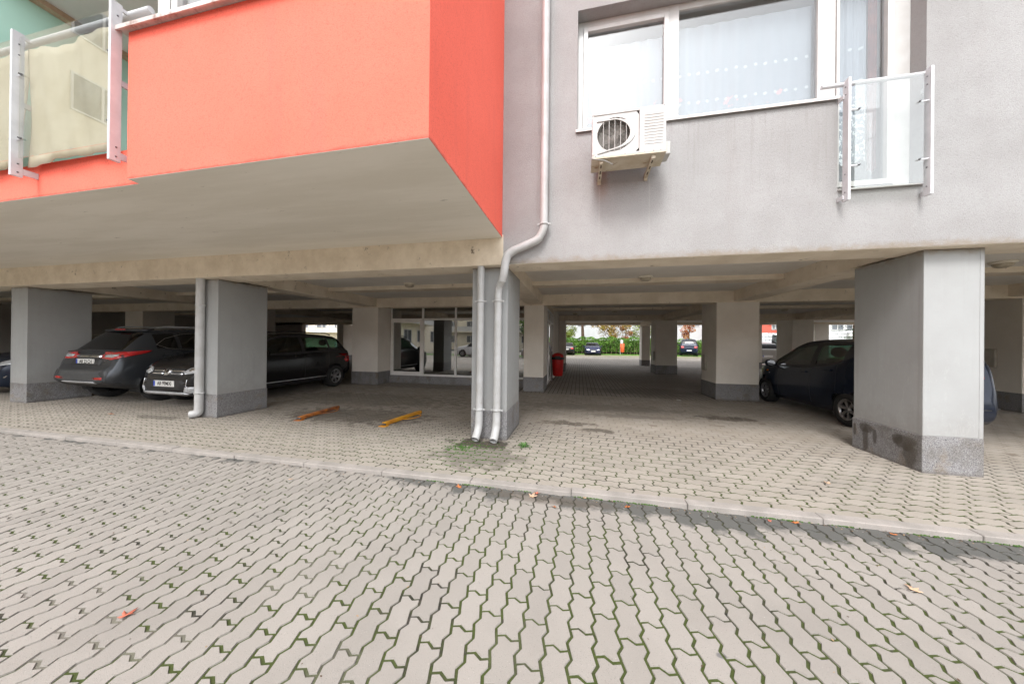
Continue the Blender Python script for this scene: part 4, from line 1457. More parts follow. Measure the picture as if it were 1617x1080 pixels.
        for wy in s.wheels:
            for sg in (-1, 1):
                x1 = sg * (hw - .015)
                wl = MB()
                nn = 20
                pr = [(x1 - sg * .02, ar + .004), (x1 - sg * .34, ar + .004), (x1 - sg * .34, .001)]
                v, f = [], []
                for (xx, r_) in pr:
                    for k in range(nn):
                        a = 2 * math.pi * k / nn
                        v.append((xx, wy + r_ * math.cos(a), max(.21, zc + r_ * math.sin(a))))
                for i in range(2):
                    for k in range(nn):
                        f.append((i * nn + k, i * nn + (k + 1) % nn, (i + 1) * nn + (k + 1) % nn, (i + 1) * nn + k))
                wl.add(v, f).build('wheel_well', WELL, s.t)
                s.wheel(x1, wy, sg, s.wr, tw)
        if detail:
            for sg in (-1, 1):
                q = P['wind'][1] - .045
                yy, zz = -L / 2 + q * L, cv('belt', q) * H + .06
                xx = cv('wb', q) * hw * .97
                mb = MB()
                mb.grid(lambda a, b: (sg * (xx + .1) + .095 * math.cos(6.283 * a) * math.sin(3.1416 * b), yy + .05 * math.sin(6.283 * a) * math.sin(3.1416 * b) + (.03 if math.sin(6.283 * a) > 0 else 0), zz + .075 * math.cos(3.1416 * b)), 16, 8)
                mb.tube([(sg * (xx - .03), yy, zz - .05), (sg * (xx + .06), yy, zz - .02)], .02, 8)
                mr = mb.build('mirror', mat, s.t)
                MB().grid(lambda a, b: (sg * (xx + .1) + .08 * math.cos(6.283 * a) * b, yy - .052 * 1.0, zz + .06 * math.sin(6.283 * a) * b), 14, 2).build('mirror_glass', CHROME, mr)
        if seats:
            for (yy, xs) in ((-.1 * L + .15, (-.36, .36)), (-.1 * L - .75, (-.36, .36))):
                for x in xs:
                    sb = MB()
                    sb.grid(lambda a, b: (x + .24 * math.cos(6.283 * a) * (1 - .25 * b * b), yy + .09 * math.sin(6.283 * a) - .18 * b, .55 + .55 * b * H / 1.5), 16, 5)
                    sb.grid(lambda a, b: (x + .13 * math.cos(6.283 * a) * math.sin(3.1416 * b), yy - .2 + .06 * math.sin(6.283 * a) * math.sin(3.1416 * b), H * .83 - .1 * math.cos(3.1416 * b)), 14, 8)
                    sb.build('seat', SEATM, s.t)
            MB().box(-hw * .8, hw * .8, -L * .33, L * .2, .3, .4).build('cabin_floor', SEATM, s.t)

    def wheel(s, x, y, sg, r, tw):
        t = MB()
        xi = lambda k: x - sg * k
        t.lathe([(r * .62, xi(0.01)), (r * .66, xi(-.004)), (r * .93, xi(-.006)), (r * .985, xi(.02)), (r, xi(.05)), (r, xi(tw - .03)), (r * .97, xi(tw)), (r * .62, xi(tw))], (0, y, r), 36, 'x')
        ty = t.build('wheel', RUBBER, s.t)
        w = MB()
        w.lathe([(.001, xi(.02)), (.035, xi(.018)), (.04, xi(.03)), (.05, xi(.045))], (0, y, r), 20, 'x')
        for k in range(6):
            a = 2 * math.pi * k / 6 + .3
            da, db = .26, .17
            p = lambda rad, an, dx: (xi(dx), y + rad * math.cos(an), r + rad * math.sin(an))
            w.add([p(.03, a - .7, .03), p(r * .6, a - db, .012), p(r * .6, a + db, .012), p(.03, a + .7, .03)], [(0, 1, 2, 3)])
            w.add([p(.03, a - .7, .03), p(r * .6, a - db, .012), p(r * .6, a - db, .05), p(.03, a - .7, .06)], [(0, 1, 2, 3)])
            w.add([p(.03, a + .7, .03), p(r * .6, a + db, .012), p(r * .6, a + db, .05), p(.03, a + .7, .06)], [(0, 1, 2, 3)])
        w.lathe([(r * .54, xi(.04)), (r * .58, xi(.008)), (r * .645, xi(.002)), (r * .645, xi(.03))], (0, y, r), 36, 'x')
        w.build('rim', ALLOY, ty)
        MB().lathe([(.001, xi(.075)), (r * .6, xi(.075))], (0, y, r), 24, 'x').build('brake_disc', WELL, ty)

    def hit(s, o, d):
        h = s.bvh.ray_cast(Vector(o), Vector(d))
        return h[0]

    def patch(s, side, poly, name, mat, parent=None, off=.006, thick=.012, nsub=6, rings=3):
        """a part laid onto the body: outline in (across, up) seen from one side"""
        pts = []
        N = len(poly)
        for i in range(N):
            a, b = poly[i], poly[(i + 1) % N]
            for k in range(nsub):
                t = k / nsub
                pts.append((a[0] + (b[0] - a[0]) * t, a[1] + (b[1] - a[1]) * t))
        cx, cz = sum(p[0] for p in poly) / N, sum(p[1] for p in poly) / N
        dv = {'front': Vector((0, -1, 0)), 'rear': Vector((0, 1, 0)), 'right': Vector((-1, 0, 0)), 'left': Vector((1, 0, 0))}[side]
        vs_, ok = [], True
        last = None

        def cast(p):
            nonlocal last
            if side in ('front', 'rear'):
                o = Vector((p[0], 6 if side == 'front' else -6, p[1]))
            else:
                o = Vector((6 if side == 'right' else -6, p[0], p[1]))
            h = s.hit(o, dv)
            if h is None:
                h = last if last is not None else o + dv * (6 - s.L / 2)
                h = Vector((p[0], h.y, p[1])) if side in ('front', 'rear') else Vector((h.x, p[0], p[1]))
            last = h.copy()
            return h - dv * off
        cen = cast((cx, cz))
        M_ = len(pts)
        for j in range(1, rings + 1):
            f_ = j / rings
            for p in pts:
                vs_.append(cast((cx + (p[0] - cx) * f_, cz + (p[1] - cz) * f_)))
        v = [cen] + vs_
        f = [(0, 1 + k, 1 + (k + 1) % M_) for k in range(M_)]
        for j in range(rings - 1):
            for k in range(M_):
                a = 1 + j * M_
                f.append((a + k, a + M_ + k, a + M_ + (k + 1) % M_, a + (k + 1) % M_))
        a = 1 + (rings - 1) * M_
        o = len(v)
        v += [q + dv * (off + thick) for q in vs_[-M_:]]
        f += [(a + k, o + k, o + (k + 1) % M_, a + (k + 1) % M_) for k in range(M_)]
        mb = MB().add(v, f, 0, True)
        ob = mb.build(name, mat, parent or s.t)
        bm = bmesh.new()
        bm.from_mesh(ob.data)
        bmesh.ops.recalc_face_normals(bm, faces=bm.faces)
        bm.to_mesh(ob.data)
        bm.free()
        return ob

    def plate(s, side, z, txt, x0=0.0, y=None, w=.52, h=.112):
        sg = 1 if side == 'front' else -1
        if y is None:
            p = s.hit((x0, 6 * sg, z), (0, -sg, 0))
            y = p.y if p else sg * s.L / 2
        yy = y + sg * .014
        pl = MB().box(x0 - w / 2, x0 + w / 2, min(yy, yy - sg * .012), max(yy, yy - sg * .012), z - h / 2, z + h / 2).build('number_plate', PLATEW, s.t, bevel=.004)
        bx = x0 - sg * (-1) * (w / 2 - .022) * 1 if False else (x0 + (w / 2 - .022) * (1 if sg > 0 else -1))
        MB().box(bx - .02, bx + .02, yy + sg * .0004 if sg > 0 else yy - .0016, yy + .0016 if sg > 0 else yy - .0004, z - h / 2 + .006, z + h / 2 - .006).build('country_band', PLATEB, pl)
        if txt:
            if sg > 0:
                mt = Matrix.Translation((x0 - .02, yy + .001, z)) @ Matrix.Rotation(math.pi, 4, 'Z') @ Matrix.Rotation(math.pi / 2, 4, 'X')
            else:
                mt = Matrix.Translation((x0 + .02, yy - .001, z)) @ Matrix.Rotation(math.pi / 2, 4, 'X')
            text_mesh(txt, .098, 'lettering', INK, pl, mt, squeeze=.86)


def mirror_poly(p):
    return [(-x, z) for x, z in p][::-1]


PI = math.pi
# ---- dark grey crossover, tail towards the viewer (local +y is the car's front)
GREY = paint('paint_graphite', (.055, .06, .068), .45, .25)
BLK = paint('paint_black', (.008, .008, .009), .0, .2)
NAVY = paint('paint_dark_blue', (.009, .016, .034), .15, .2)
q = Car('parked_car', 'suv', 4.38, 1.81, 1.60, GREY, (-9.70, .12 + 2.19, 0), 0, 'dark grey crossover car parked tail first behind the leftmost pillars', group='cars parked under the building', glassm=PRIVACY, ride=1.15, clad=True, seats=False)
hw = .905
tl = [(.30, .985), (.34, .93), (.66, .90), (.80, .93), (.86, 1.03), (.83, 1.07), (.52, 1.045)]
for sg in (1, -1):
    pl = tl if sg > 0 else mirror_poly(tl)
    lamp_ = q.patch('rear', pl, 'tail_light', REDLENS, off=.012)
    inn = [(.44, .995), (.46, .955), (.66, .945), (.76, .985), (.74, 1.015), (.56, 1.01)]
    q.patch('rear', inn if sg > 0 else mirror_poly(inn), 'reverse_lens', CLEARLENS, lamp_, off=.018)
    sd = [(-2.02, .94), (-1.62, 1.04), (-1.56, 1.085), (-1.75, 1.075), (-2.02, 1.055)]
    q.patch('right' if sg > 0 else 'left', sd, 'tail_light', REDLENS, off=.01)
    rf = [(.42, .515), (.66, .52), (.66, .565), (.42, .56)]
    q.patch('rear', rf if sg > 0 else mirror_poly(rf), 'reflector', REDLENS, off=.012)
q.patch('rear', [(-.72, .48), (.72, .48), (.74, .60), (.72, .70), (-.72, .70), (-.74, .60)], 'bumper', surf('bumper_plastic', (.05, .053, .058), (.065, .067, .07), 9, .45), off=.012, nsub=12)
q.patch('rear', [(-.42, .425), (.42, .425), (.46, .455), (.42, .475), (-.42, .475), (-.46, .455)], 'skid_plate', SILVERPL, off=.02, nsub=10)
q.patch('rear', [(-.42, .79), (.42, .79), (.40, .92), (-.40, .92)], 'plate_recess', BLACKPL, off=.003, nsub=8)
q.patch('rear', [(-.36, .945), (.36, .945), (.36, .985), (-.36, .985)], 'chrome_strip', CHROME, off=.012, nsub=8)
q.plate('rear', .855, 'AR 23 CH', -.03)
MB().grid(lambda a, b: (-.62 + 1.24 * a, -1.545 + .14 * b - .06 * (1 - (2 * a - 1) ** 2), 1.515 + .035 * b), 12, 3).build('spoiler', GREY, q.t).modifiers.new('s', 'SOLIDIFY').thickness = .03
MB().box(-.14, .14, -1.622, -1.60, 1.512, 1.532).build('brake_light', REDLENS, q.t)
MB().tube([(-.34, -2.17, 1.06), (0, -2.10, 1.1), (.1, -2.08, 1.12)], .008, 6).build('wiper', BLACKPL, q.t)
for sg in (-1, 1):
    MB().tube([(sg * .60, -1.35, 1.57), (sg * .61, -1.2, 1.60), (sg * .61, .3, 1.615), (sg * .60, .5, 1.585)], .014, 8).build('roof_rail', SILVERPL, q.t)
    x = sg * .81
    pts = [q.hit((sg * 4, y, z), (-sg, 0, 0)) for y, z in ((-1.47, 1.2), (-1.3, 1.12), (-.9, 1.075), (-.3, 1.05), (.3, 1.03), (.75, 1.02))]
    pts = [p + Vector((sg * .006, 0, 0)) for p in pts if p]
    MB().tube(pts, .008, 6).build('window_trim', CHROME, q.t)
    pts = [q.hit((sg * 4, y, z), (-sg, 0, 0)) for y, z in ((-1.47, 1.2), (-1.3, 1.33), (-1.0, 1.43), (-.4, 1.49), (.2, 1.49))]
    pts = [p + Vector((sg * .006, 0, 0)) for p in pts if p]
    MB().tube(pts, .008, 6).build('window_trim', CHROME, q.t)

# ---- black crossover hatch, nose towards the viewer
d = Car('parked_car', 'hatch', 4.08, 1.73, 1.53, BLK, (-7.77, .33 + 2.04, 0), PI, 'black hatchback parked nose out behind the downpipe pillar', group='cars parked under the building', ride=1.25, clad=True, seats=True)
hl = [(.40, .70), (.47, .655), (.72, .70), (.76, .79), (.70, .82), (.48, .775)]
for sg in (1, -1):
    pl = hl if sg > 0 else mirror_poly(hl)
    lp = d.patch('front', pl, 'headlight', CLEARLENS, off=.012)
    q2 = [(.50, .745), (.54, .705), (.60, .715), (.60, .765), (.55, .775)]
    d.patch('front', q2 if sg > 0 else mirror_poly(q2), 'headlight_reflector', CHROME, lp, off=.018)
    am = [(.42, .71), (.46, .675), (.5, .69), (.47, .73)]
    fg = [(.50, .33), (.60, .30), (.71, .34), (.72, .43), (.52, .42)]
    fr_ = d.patch('front', fg if sg > 0 else mirror_poly(fg), 'fog_surround', SILVERPL, off=.012)
    ff_ = [(.57, .355), (.62, .345), (.66, .37), (.65, .405), (.60, .41), (.57, .39)]
    d.patch('front', ff_ if sg > 0 else mirror_poly(ff_), 'fog_light', CLEARLENS, fr_, off=.018)
    rl_ = [(.76, .95), (.78, .72), (.84, .70), (.85, .95)]
    d.patch('rear', rl_ if sg > 0 else mirror_poly(rl_), 'tail_light', REDLENS, off=.008)
gr = d.patch('front', [(-.40, .62), (.40, .62), (.42, .70), (.38, .755), (-.38, .755), (-.42, .70)], 'grille', BLACKPL, off=.006, nsub=10)
for (x0, x1, z) in ((.09, .40, .665), (.09, .40, .715), (-.40, -.09, .665), (-.40, -.09, .715)):
    d.patch('front', [(x0, z - .011), (x1, z - .011), (x1, z + .011), (x0, z + .011)], 'grille_bar', CHROME, gr, off=.018)
bd = d.patch('front', [(-.085, .74), (-.06, .65), (-.035, .635), (.035, .635), (.06, .65), (.085, .74), (.04, .74), (.025, .67), (-.025, .67), (-.04, .74)], 'badge', CHROME, gr, off=.026, nsub=2)
d.patch('front', [(-.46, .36), (.46, .36), (.55, .48), (.44, .545), (-.44, .545), (-.55, .48)], 'lower_intake', BLACKPL, off=.005, nsub=10)
d.patch('front', [(-.58, .285), (-.5, .255), (.5, .255), (.58, .285), (.5, .32), (-.5, .32)], 'skid_plate', SILVERPL, off=.016, nsub=10)
d.plate('front', .475, 'AR·99MXI', 0.0)
for sg in (1, -1):
    pts = [d.hit((sg * .54 if z > .38 else sg * .60, 6, z), (0, -1, 0)) for z in (.56, .5, .44, .38, .33)]
    MB().tube([p + Vector((0, .006, 0)) for p in pts if p], .008, 6).build('chrome_trim', CHROME, d.t)
    st = [(-1.0, .335), (.85, .335), (.85, .36), (-1.0, .36)]
    d.patch('right' if sg > 0 else 'left', st, 'side_trim', SILVERPL, off=.008, nsub=10)
    MB().tube([(sg * .56, -1.4, 1.49), (sg * .57, -1.25, 1.535), (sg * .575, .1, 1.55), (sg * .57, .28, 1.51)], .014, 8).build('roof_rail', BLACKPL, d.t)

# ---- small dark blue hatch on the right, tail towards the viewer
a = Car('parked_car', 'small', 3.43, 1.57, 1.46, NAVY, (5.085, 1.53 + 1.715, 0), 0, 'small dark blue hatchback parked behind the near white pillar', group='cars parked under the building', seats=True)
for sg in (1, -1):
    pl = [(.46, 1.10), (.48, .90), (.53, .88), (.55, 1.10)]
    a.patch('rear', pl if sg > 0 else mirror_poly(pl), 'tail_light', REDLENS, off=.008)
    pl = [(.36, .70), (.44, .60), (.66, .66), (.66, .78), (.52, .78)]
    a.patch('front', pl if sg > 0 else mirror_poly(pl), 'headlight', CLEARLENS, off=.008)
    a.patch('left' if sg < 0 else 'right', [(1.06, .74), (1.12, .73), (1.12, .76), (1.06, .765)], 'side_indicator', AMBER, off=.006)
    a.patch('left' if sg < 0 else 'right', [(.98, .69), (1.02, .69), (1.02, .71), (.98, .71)], 'side_badge', CHROME, off=.006, nsub=2)
a.patch('rear', [(-.8, .44), (.8, .44), (.8, .455), (-.8, .455)], 'bumper_seam', BLACKPL, off=.004, nsub=14)
a.plate('rear', .62, '', 0)

# ---- dark blue car at the far left edge
b_ = Car('parked_car', 'hatch', 4.1, 1.74, 1.46, NAVY, (-13.55, .35 + 2.05, 0), PI, 'dark blue car cut off by the left edge beside the leftmost pillar', group='cars parked under the building', seats=False)
for sg in (1, -1):
    b_.patch('front', hl if sg > 0 else mirror_poly(hl), 'headlight', CLEARLENS, off=.012)
b_.patch('front', [(-.40, .60), (.40, .60), (.42, .68), (.38, .74), (-.38, .74), (-.42, .68)], 'grille', BLACKPL, off=.006, nsub=10)
b_.patch('front', [(-.7, .40), (.7, .40), (.72, .44), (-.72, .44)], 'bumper_trim', CHROME, off=.01, nsub=12)
b_.plate('front', .48, '', 0)

# ---- cars seen through the building and reflected in its glass
def far_car(kind, L, Wd, H, pm, loc, rz, label, group='cars parked beyond the building', cat='car'):
    c = Car('parked_car' if cat == 'car' else 'parked_van', kind, L, Wd, H, pm, loc, rz, label, cat, group, glassm=PRIVACY if kind != 'van' else PRIVACY, detail=True)
    for sg in (1, -1):
        pl = [(.42, .60 * H / 1.5), (.5, .56 * H / 1.5), (.72, .61 * H / 1.5), (.74, .70 * H / 1.5), (.5, .69 * H / 1.5)]
        c.patch('front', pl if sg > 0 else mirror_poly(pl), 'headlight', CLEARLENS, off=.012)
        pl = [(.48, .86 * H / 1.5), (.5, .72 * H / 1.5), (.76, .70 * H / 1.5), (.78, .88 * H / 1.5)]
        c.patch('rear', pl if sg > 0 else mirror_poly(pl), 'tail_light', REDLENS, off=.012)
    c.patch('front', [(-.35, .36), (.35, .36), (.38, .6), (.34, .66), (-.34, .66), (-.38, .6)], 'grille', BLACKPL, off=.006, nsub=10)
    c.plate('front', .45, '', 0)
    c.plate('rear', .66, '', 0)
    return c


SILV = paint('paint_silver', (.42, .4, .38), .5, .3)
WHT = paint('paint_white', (.72, .73, .75), 0, .25)
DBL = paint('paint_midnight', (.03, .035, .075), .4, .22)
far_car('sedan', 4.6, 1.82, 1.45, DBL, (1.45, 34.1, 0), PI, 'dark blue car facing the passage in front of the green hedge')
far_car('sedan', 4.5, 1.8, 1.42, BLK, (-1.45, 33.2, 0), 0, 'black saloon car seen from behind at the left edge of the passage opening')
far_car('hatch', 4.2, 1.8, 1.95, NAVY, (12.2, 35.6, 0), R(-14), 'tall dark car with roof rails seen in the narrow gap between the inner pillars')
far_car('hatch', 4.1, 1.75, 1.52, SILV, (11.35, 19.9, 0), R(-4), 'silver hatchback seen from behind left of the dark hatchback')
far_car('van', 5.2, 1.95, 2.5, WHT, (17.6, 29.5, 0), PI + R(20), 'white van parked behind the silver hatchback', cat='van')
far_car('hatch', 4.1, 1.75, 1.6, WHT, (-28.4, 29.5, 0), PI + R(35), 'white car in the small opening above the black hatchback')
far_car('hatch', 4.1, 1.75, 1.5, SILV, (-3.2, -14.5, ZL), R(80), 'silver hatchback mirrored in the shop window', 'cars parked across the driveway')
far_car('sedan', 4.5, 1.8, 1.45, WHT, (-9.2, -14.2, ZL), R(95), 'white saloon car mirrored in the left shop pane', 'cars parked across the driveway')
# ------------------------------------------------------------------ beyond the building
LOT = surf('lot_concrete', (.34, .32, .32), (.28, .265, .26), .6, .85, .3, 60, .004)
MB().add([(-60, 17, -.006), (60, 17, -.006), (60, 27.9, -.006), (-60, 27.9, -.006)], [(0, 1, 2, 3)]).build('rear_lot', LOT, label='pale paved yard behind the building', kind='structure')
MB().add([(-60, 27.9, .004), (60, 27.9, .004), (60, 33.6, .004), (-60, 33.6, .004)], [(0, 1, 2, 3)]).build('parking_strip', surf('strip_earth', (.24, .22, .15), (.17, .17, .09), 1.2, .95, .4, 40), label='worn earth parking strip behind the yard', kind='structure')
MB().box(-60, 60, 27.8, 27.92, -.05, .05).build('far_kerb', KERB, label='low kerb along the far side of the yard', kind='structure')
MB().add([(-60, 33.6, .01), (60, 33.6, .01), (60, 47, .01), (-60, 47, .01)], [(0, 1, 2, 3)]).build('lawn', surf('lawn_soil', (.05, .11, .015), (.09, .17, .025), 2, .95), label='lawn in front of the hedge', kind='structure')
gr_ = MB()
rg_ = random.Random(3)
for k in range(9000):
    x, y = rg_.uniform(-8, 18), 33.6 + abs(rg_.gauss(0, 1.3))
    h, a = rg_.uniform(.05, .14), rg_.uniform(0, 6.28)
    gr_.add([(x - .012 * math.cos(a), y - .012 * math.sin(a), .01), (x + .012 * math.cos(a), y + .012 * math.sin(a), .01), (x + rg_.gauss(0, .03), y + rg_.gauss(0, .03), .01 + h)], [(0, 1, 2)])
gr_.build('grass', surf('grass_blades', (.11, .26, .03), (.18, .34, .05), 3, .8), label='short grass before the hedge', kind='stuff')


def leaves(mb, n, fn, size, rnd):
    for k in range(n):
        p = Vector(fn())
        s_ = size * rnd.uniform(.6, 1.3)
        a = Vector((rnd.gauss(0, 1), rnd.gauss(0, 1), rnd.gauss(0, 1))).normalized()
        b = a.cross(Vector((rnd.gauss(0, 1), rnd.gauss(0, 1), rnd.gauss(0, 1)))).normalized()
        mb.add([p - a * s_, p + b * s_ * .5, p + a * s_, p - b * s_ * .5], [(0, 1, 2, 3)])


def leafmat(name, c1, c2):
    m = NT(name)
    col = m.mix(m.geo.outputs['Random Per Island'], c1, c2)
    col = m.mix(m.ramp(m.noise(1.2, 3), .4, .65), col, tuple(x * .6 for x in c1))
    b = m.bsdf(col, .6, 0, None, **{'Specular IOR Level': .3})
    MATS[name] = m.m
    return m.m


LG = leafmat('leaves_green', (.1, .23, .03), (.19, .36, .05))
LY = leafmat('leaves_autumn', (.42, .22, .03), (.22, .24, .04))
LYG = leafmat('leaves_yellowgreen', (.26, .3, .05), (.16, .24, .03))
LR = leafmat('leaves_red', (.45, .1, .04), (.4, .24, .04))
LD = leafmat('needles', (.015, .06, .02), (.03, .1, .03))
BARK = surf('bark', (.1, .06, .035), (.06, .035, .02), 8, .95, .6, 30, .02)


def tree(x, y, h, r, n, mat, label, seed, trunk_h=.45, clumps=14, tr=.13, lsize=.09):
    rnd = random.Random(seed)
    t = empty('tree', (x, y, 0), label, 'tree', 'trees around the building')
    m = MB()
    m.tube([(x, y, -.1), (x + .05, y, h * .25), (x - .04, y + .05, h * .5), (x + .03, y, h * .85)], [tr * 1.25, tr, tr * .7, tr * .2], 10)
    cl = []
    for k in range(clumps):
        a = rnd.uniform(0, 6.28)
        q = rnd.uniform(.25, 1)
        z = h * (trunk_h + (1 - trunk_h) * rnd.uniform(.05, .95))
        rr = r * q * math.sin(math.pi * min(.95, max(.12, (z / h - trunk_h) / (1 - trunk_h)))) ** .6
        c_ = Vector((x + rr * math.cos(a), y + rr * math.sin(a), z))
        cl.append((c_, r * rnd.uniform(.22, .42)))
        z0 = max(h * trunk_h * .7, z - rr * .8)
        m.tube([(x, y, z0), ((x + c_.x) / 2, (y + c_.y) / 2, (z0 + z) / 2 + .05), tuple(c_)], [tr * .42, tr * .25, tr * .08], 6)
    m.build('trunk', BARK, t)
    lf = MB()

    def pick():
        c_, cr = rnd.choice(cl)
        d = Vector((rnd.gauss(0, 1), rnd.gauss(0, 1), rnd.gauss(0, .8)))
        return c_ + d.normalized() * cr * rnd.uniform(.3, 1) ** .6
    leaves(lf, n, pick, lsize, rnd)
    lf.build('crown', mat, t)
    return t


def hedge(x0, x1, y0, y1, h, n, label, seed):
    rnd = random.Random(seed)
    t = empty('hedge', ((x0 + x1) / 2, (y0 + y1) / 2, 0), label, 'hedge')
    lf = MB()

    def pick():
        x = rnd.uniform(x0, x1)
        hh = h * (1 + .05 * math.sin(x * 2.1) + .04 * math.sin(x * 5.3))
        z = hh * (1 - rnd.random() ** 1.6 * .85)
        yy = y0 + (y1 - y0) * rnd.random() ** 2 + .12 * math.sin(x * 3.7 + z * 2)
        return (x, yy, z)
    leaves(lf, n, pick, .075, rnd)
    lf.build('foliage', LG, t)
    m = MB()
    x = x0
    while x < x1:
        m.tube([(x, (y0 + y1) / 2 - .2, 0), (x + rnd.gauss(0, .1), (y0 + y1) / 2 - .25, .6), (x + rnd.gauss(0, .2), (y0 + y1) / 2, h * .9)], [.035, .025, .01], 6)
        x += rnd.uniform(.25, .6)
    m.build('stems', surf('hedge_stems', (.3, .22, .15), (.2, .14, .09), 9, .9), t)
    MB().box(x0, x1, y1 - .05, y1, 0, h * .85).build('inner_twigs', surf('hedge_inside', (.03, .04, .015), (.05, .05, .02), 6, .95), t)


hedge(-6, 9.0, 36.0, 37.4, 2.05, 15000, 'clipped green hedge seen through the passage', 1)
hedge(9.6, 16, 38.0, 39.2, 1.9, 4000, 'green hedge behind the tall dark car', 2)
tree(.35, 37.9, 7.5, 2.2, 2600, LY, 'tree with dark reddish trunk behind the hedge at left', 3, .62, 14, .22)
tree(4.2, 41.0, 5.2, 2.3, 4200, LY, 'autumn tree with orange and yellow leaves behind the hedge', 4, .35, 22, .1)
tree(6.2, 41.5, 4.8, 1.2, 1500, LR, 'small reddish autumn tree behind the hedge beside the yellow tree', 5, .4, 10, .08)
tree(8.6, 42.0, 6.4, 2.4, 4500, LYG, 'yellow green tree at the right edge of the passage opening', 6, .28, 24, .12)
tree(-2.0, 39.5, 5.5, 1.8, 3000, LYG, 'green tree behind the hedge at the left edge of the passage opening', 8, .3, 18, .11)
tree(14.0, 41.0, 5.0, 1.3, 1500, LR, 'reddish tree before the white block in the narrow gap', 9, .4, 12, .1)
t = empty('litter_bin', (4.85, 35.2, 0), 'orange bin with white top in front of the hedge', 'bin')
MB().lathe([(.001, 0), (.2, 0), (.22, .05), (.25, 1.0), (.2, 1.05)], (4.95, 35.2, .3), 20).build('body', surf('orange_plastic', (.75, .12, .03), (.62, .09, .02), 4, .5), t)
MB().lathe([(.16, 1.05), (.16, 1.42), (.001, 1.5)], (4.88, 35.2, .3), 16).build('top', PVC, t)
MB().tube([(4.75, 35.3, 0), (4.75, 35.3, 1.4)], .05, 8).build('post', PVC, t)


def conifer(x, y, h, r, label, seed, side=None):
    rnd = random.Random(seed)
    t = empty('conifer', (x, y, 0), label, 'tree', 'conifers behind the building')
    MB().tube([(x, y, 0), (x, y, h)], [.12, .02], 8).build('trunk', BARK, t)
    lf = MB()
    z = .5
    while z < h:
        rr = r * (1 - z / h) + .1
        for k in range(9):
            a = rnd.uniform(0, 6.28)
            ln = rr * rnd.uniform(.75, 1.1)
            for j in range(34):
                q = rnd.random()
                p = Vector((x + math.cos(a) * ln * q, y + math.sin(a) * ln * q, z - .18 * ln * q + .12 * ln * q * q))
                dd = Vector((math.cos(a + rnd.choice((-.9, .9)) + rnd.gauss(0, .25)), math.sin(a + rnd.choice((-.9, .9)) + rnd.gauss(0, .25)), rnd.gauss(-.1, .2))) * .16 * (1.2 - q * .6)
                n_ = Vector((-dd.y, dd.x, 0)).normalized() * .022
                lf.add([p - n_, p + n_, p + dd + n_ * .3, p + dd - n_ * .3], [(0, 1, 2, 3)])
        z += .27
    lf.build('needles', LD, t)


conifer(15.7, 24.3, 6.5, 2.3, 'spruce with spreading branches behind the dark hatchback', 21)
conifer(20.6, 25.0, 7.0, 2.5, 'spruce partly hidden by the near white pillar', 22)
rf = random.Random(44)
t = empty('flower_bush', (15.2, 22.8, 0), 'bush with orange and cream blossoms above the dark hatchback bonnet', 'bush')
lf = MB()
leaves(lf, 500, lambda: (15.2 + rf.gauss(0, .45), 22.8 + rf.gauss(0, .3), .5 + rf.gauss(0, .3)), .09, rf)
lf.build('foliage', LYG, t)
lf = MB()
leaves(lf, 260, lambda: (15.2 + rf.gauss(0, .42), 22.7 + rf.gauss(0, .3), .95 + rf.gauss(0, .13)), .09, rf)
lf.build('blossoms', leafmat('blossoms', (.75, .32, .04), (.8, .6, .35)), t)

# ------------------------------------------------------------------ neighbouring buildings
DARKPANE = surf('far_pane', (.05, .06, .07), (.09, .1, .12), 2, .08, spec=.8)
WHITEW = surf('white_render', (.5, .5, .515), (.45, .45, .465), .5, .9, .2, 30)
CREAMW = surf('cream_render', (.68, .62, .5), (.62, .56, .45), .5, .9, .2, 30)
REDW = surf('red_render', (.6, .1, .07), (.54, .09, .06), .5, .9, .2, 30)


def house(name, x0, x1, y0, y1, h, mat, label, wins, face=-1, ww=1.3, wh=1.3):
    """wins: list of (x, z) of window centres on the wall facing the viewer (face -1: -y side, +1: +y side)"""
    t = empty(name, ((x0 + x1) / 2, (y0 + y1) / 2, 0), label, 'building')
    MB().box(x0, x1, y0, y1, -.1, h).build('wall', mat, t)
    MB().box(x0 - .3, x1 + .3, y0 - .3, y1 + .3, h, h + .25).build('roof', surf('roof_edge', (.3, .28, .27), (.25, .23, .22), 1, .9), t)
    yf = y0 if face < 0 else y1
    for (x, z) in wins:
        s_ = face
        f = MB()
        a, b = sorted((yf + s_ * .002, yf + s_ * .05))
        f.box(x - ww / 2, x + ww / 2, a, b, z - wh / 2, z - wh / 2 + .07)
        f.box(x - ww / 2, x + ww / 2, a, b, z + wh / 2 - .07, z + wh / 2)
        for xx in (x - ww / 2, x - .035, x + ww / 2 - .07):
            f.box(xx, xx + .07, a, b, z - wh / 2 + .07, z + wh / 2 - .07)
        w_ = f.build('window', PVC, t)
        a, b = sorted((yf + s_ * .001, yf + s_ * .02))
        MB().box(x - ww / 2 + .07, x + ww / 2 - .07, a, b, z - wh / 2 + .07, z + wh / 2 - .07).build('pane', DARKPANE, w_)
    return t


def row(xs, zs):
    return [(x, z) for z in zs for x in xs]


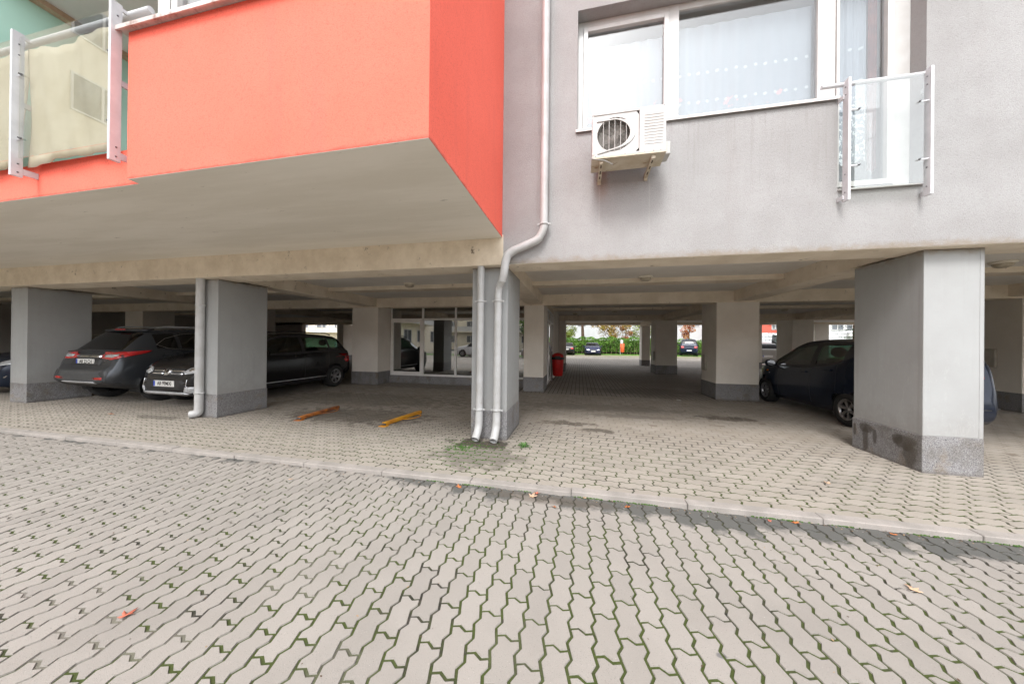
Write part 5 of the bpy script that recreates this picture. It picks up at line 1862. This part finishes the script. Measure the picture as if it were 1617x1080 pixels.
house('apartment_block', -14, 21, 48, 58, 11, WHITEW, 'long white apartment block beyond the hedge', row([-9.5, -6, -3, .27, 2.3, 5.5, 9, 12.5, 15.2, 16.9, 19], [4.65, 7.6]), -1, 1.35, 1.25)
house('red_house', 21.5, 27.5, 40, 50, 9, REDW, 'red rendered house behind the white van', row([23.2, 25.6], [3.62, 6.4]), -1, .75, .8)
wb_ = house('white_house', 28.4, 44, 40, 50, 10, WHITEW, 'white house behind the spruce right of the inner pillars', row([29.55, 31.0, 34, 37], [3.62, 6.4]), -1, 1.25, .9)
MB().box(30.45, 30.95, 39.6, 39.95, 2.35, 2.85).build('air_conditioner', PVC, wb_, bevel=.02)
MB().box(30.3, 30.9, 39.6, 39.95, 4.5, 4.95).build('air_conditioner', PVC, wb_, bevel=.02)
bl = house('balcony_house', -46, -29.6, 34, 44, 10, CREAMW, 'cream house with balconies seen in the small opening at left', row([-42, -39, -36, -33], [3.7, 6.6]), -1, 1.6, 1.2)
for z in (2.6, 5.6):
    MB().box(-44, -31, 32.8, 34, z - .15, z).build('balcony_slab', CREAMW, bl)
    for k in range(12):
        MB().box(-44 + k * 1.15, -43.93 + k * 1.15, 32.8, 32.86, z, z + 1).build('baluster', PVC, bl)
    MB().box(-44, -31, 32.8, 32.86, z + .95, z + 1.02).build('balcony_rail', PVC, bl)
house('grey_house', -29, -20, 38, 46, 8, WHITEW, 'grey white house beyond the small opening', row([-27.5, -25, -22.5], [3.6, 6.2]), -1, 1.2, 1.1)

# ------------------------------------------------------------------ across the driveway, mirrored in the glass
ob = house('opposite_block', -30, 5, -52, -42, 8.5, CREAMW, 'cream apartment block across the driveway mirrored in the balcony glass', row([-27, -23.5, -20, -16.5, -13, -9.5, -6, -2.5, 1], [1.9, 4.6, 7.2]), 1, 1.6, 1.3)
sd_ = house('side_block', -42, -14, -22, -12, 17, CREAMW, 'tall cream apartment block left of the driveway mirrored in the balcony glass', row([-39.5, -36.5, -33, -30, -27, -24, -20.5, -17], [2, 5, 8, 11, 14]), -1, 1.7, 1.5)
for k_, z_ in enumerate((3.5, 6.5, 9.5, 12.5)):
    MB().box(-34.5, -28.5, -23.3, -22, z_ - .15, z_).build('balcony_slab', CREAMW, sd_)
    MB().box(-34.5, -28.5, -23.36, -23.3, z_ - .1, z_ + .95).build('balcony_front', PVC, sd_)
sd_.rotation_euler = (0, 0, R(90))
sd_.location = (-24.5, -17, 0)
for (x0, x1) in ((-25, -18.5), (-12, -5)):
    MB().box(x0, x1, -42, -40.6, 3.1, 3.3).build('balcony_slab', CREAMW, ob)
    MB().box(x0, x1, -40.68, -40.6, 3.3, 4.2).build('balcony_front', PVC, ob)
house('coral_block', 8, 30, -50, -40, 8, REDW, 'red apartment block across the driveway mirrored in the shop window', row([10, 13, 16, 19, 22, 25, 28], [2, 4.6, 7]), 1, 1.5, 1.2)
MB().add([(-40, -19.8, ZL + .002), (40, -19.8, ZL + .002), (40, -15.6, ZL + .002), (-40, -15.6, ZL + .002)], [(0, 1, 2, 3)]).build('verge', MATS['lawn_soil'], label='grass verge across the driveway', kind='structure')
tree(-5.5, -17.2, 5.2, 1.8, 2600, LG, 'green tree across the driveway mirrored in the shop window', 31, .3, 18, .12)
tree(4.8, -17.6, 5.6, 1.9, 2600, LG, 'tree across the driveway on the right, mirrored in glass', 32, .3, 18, .12)
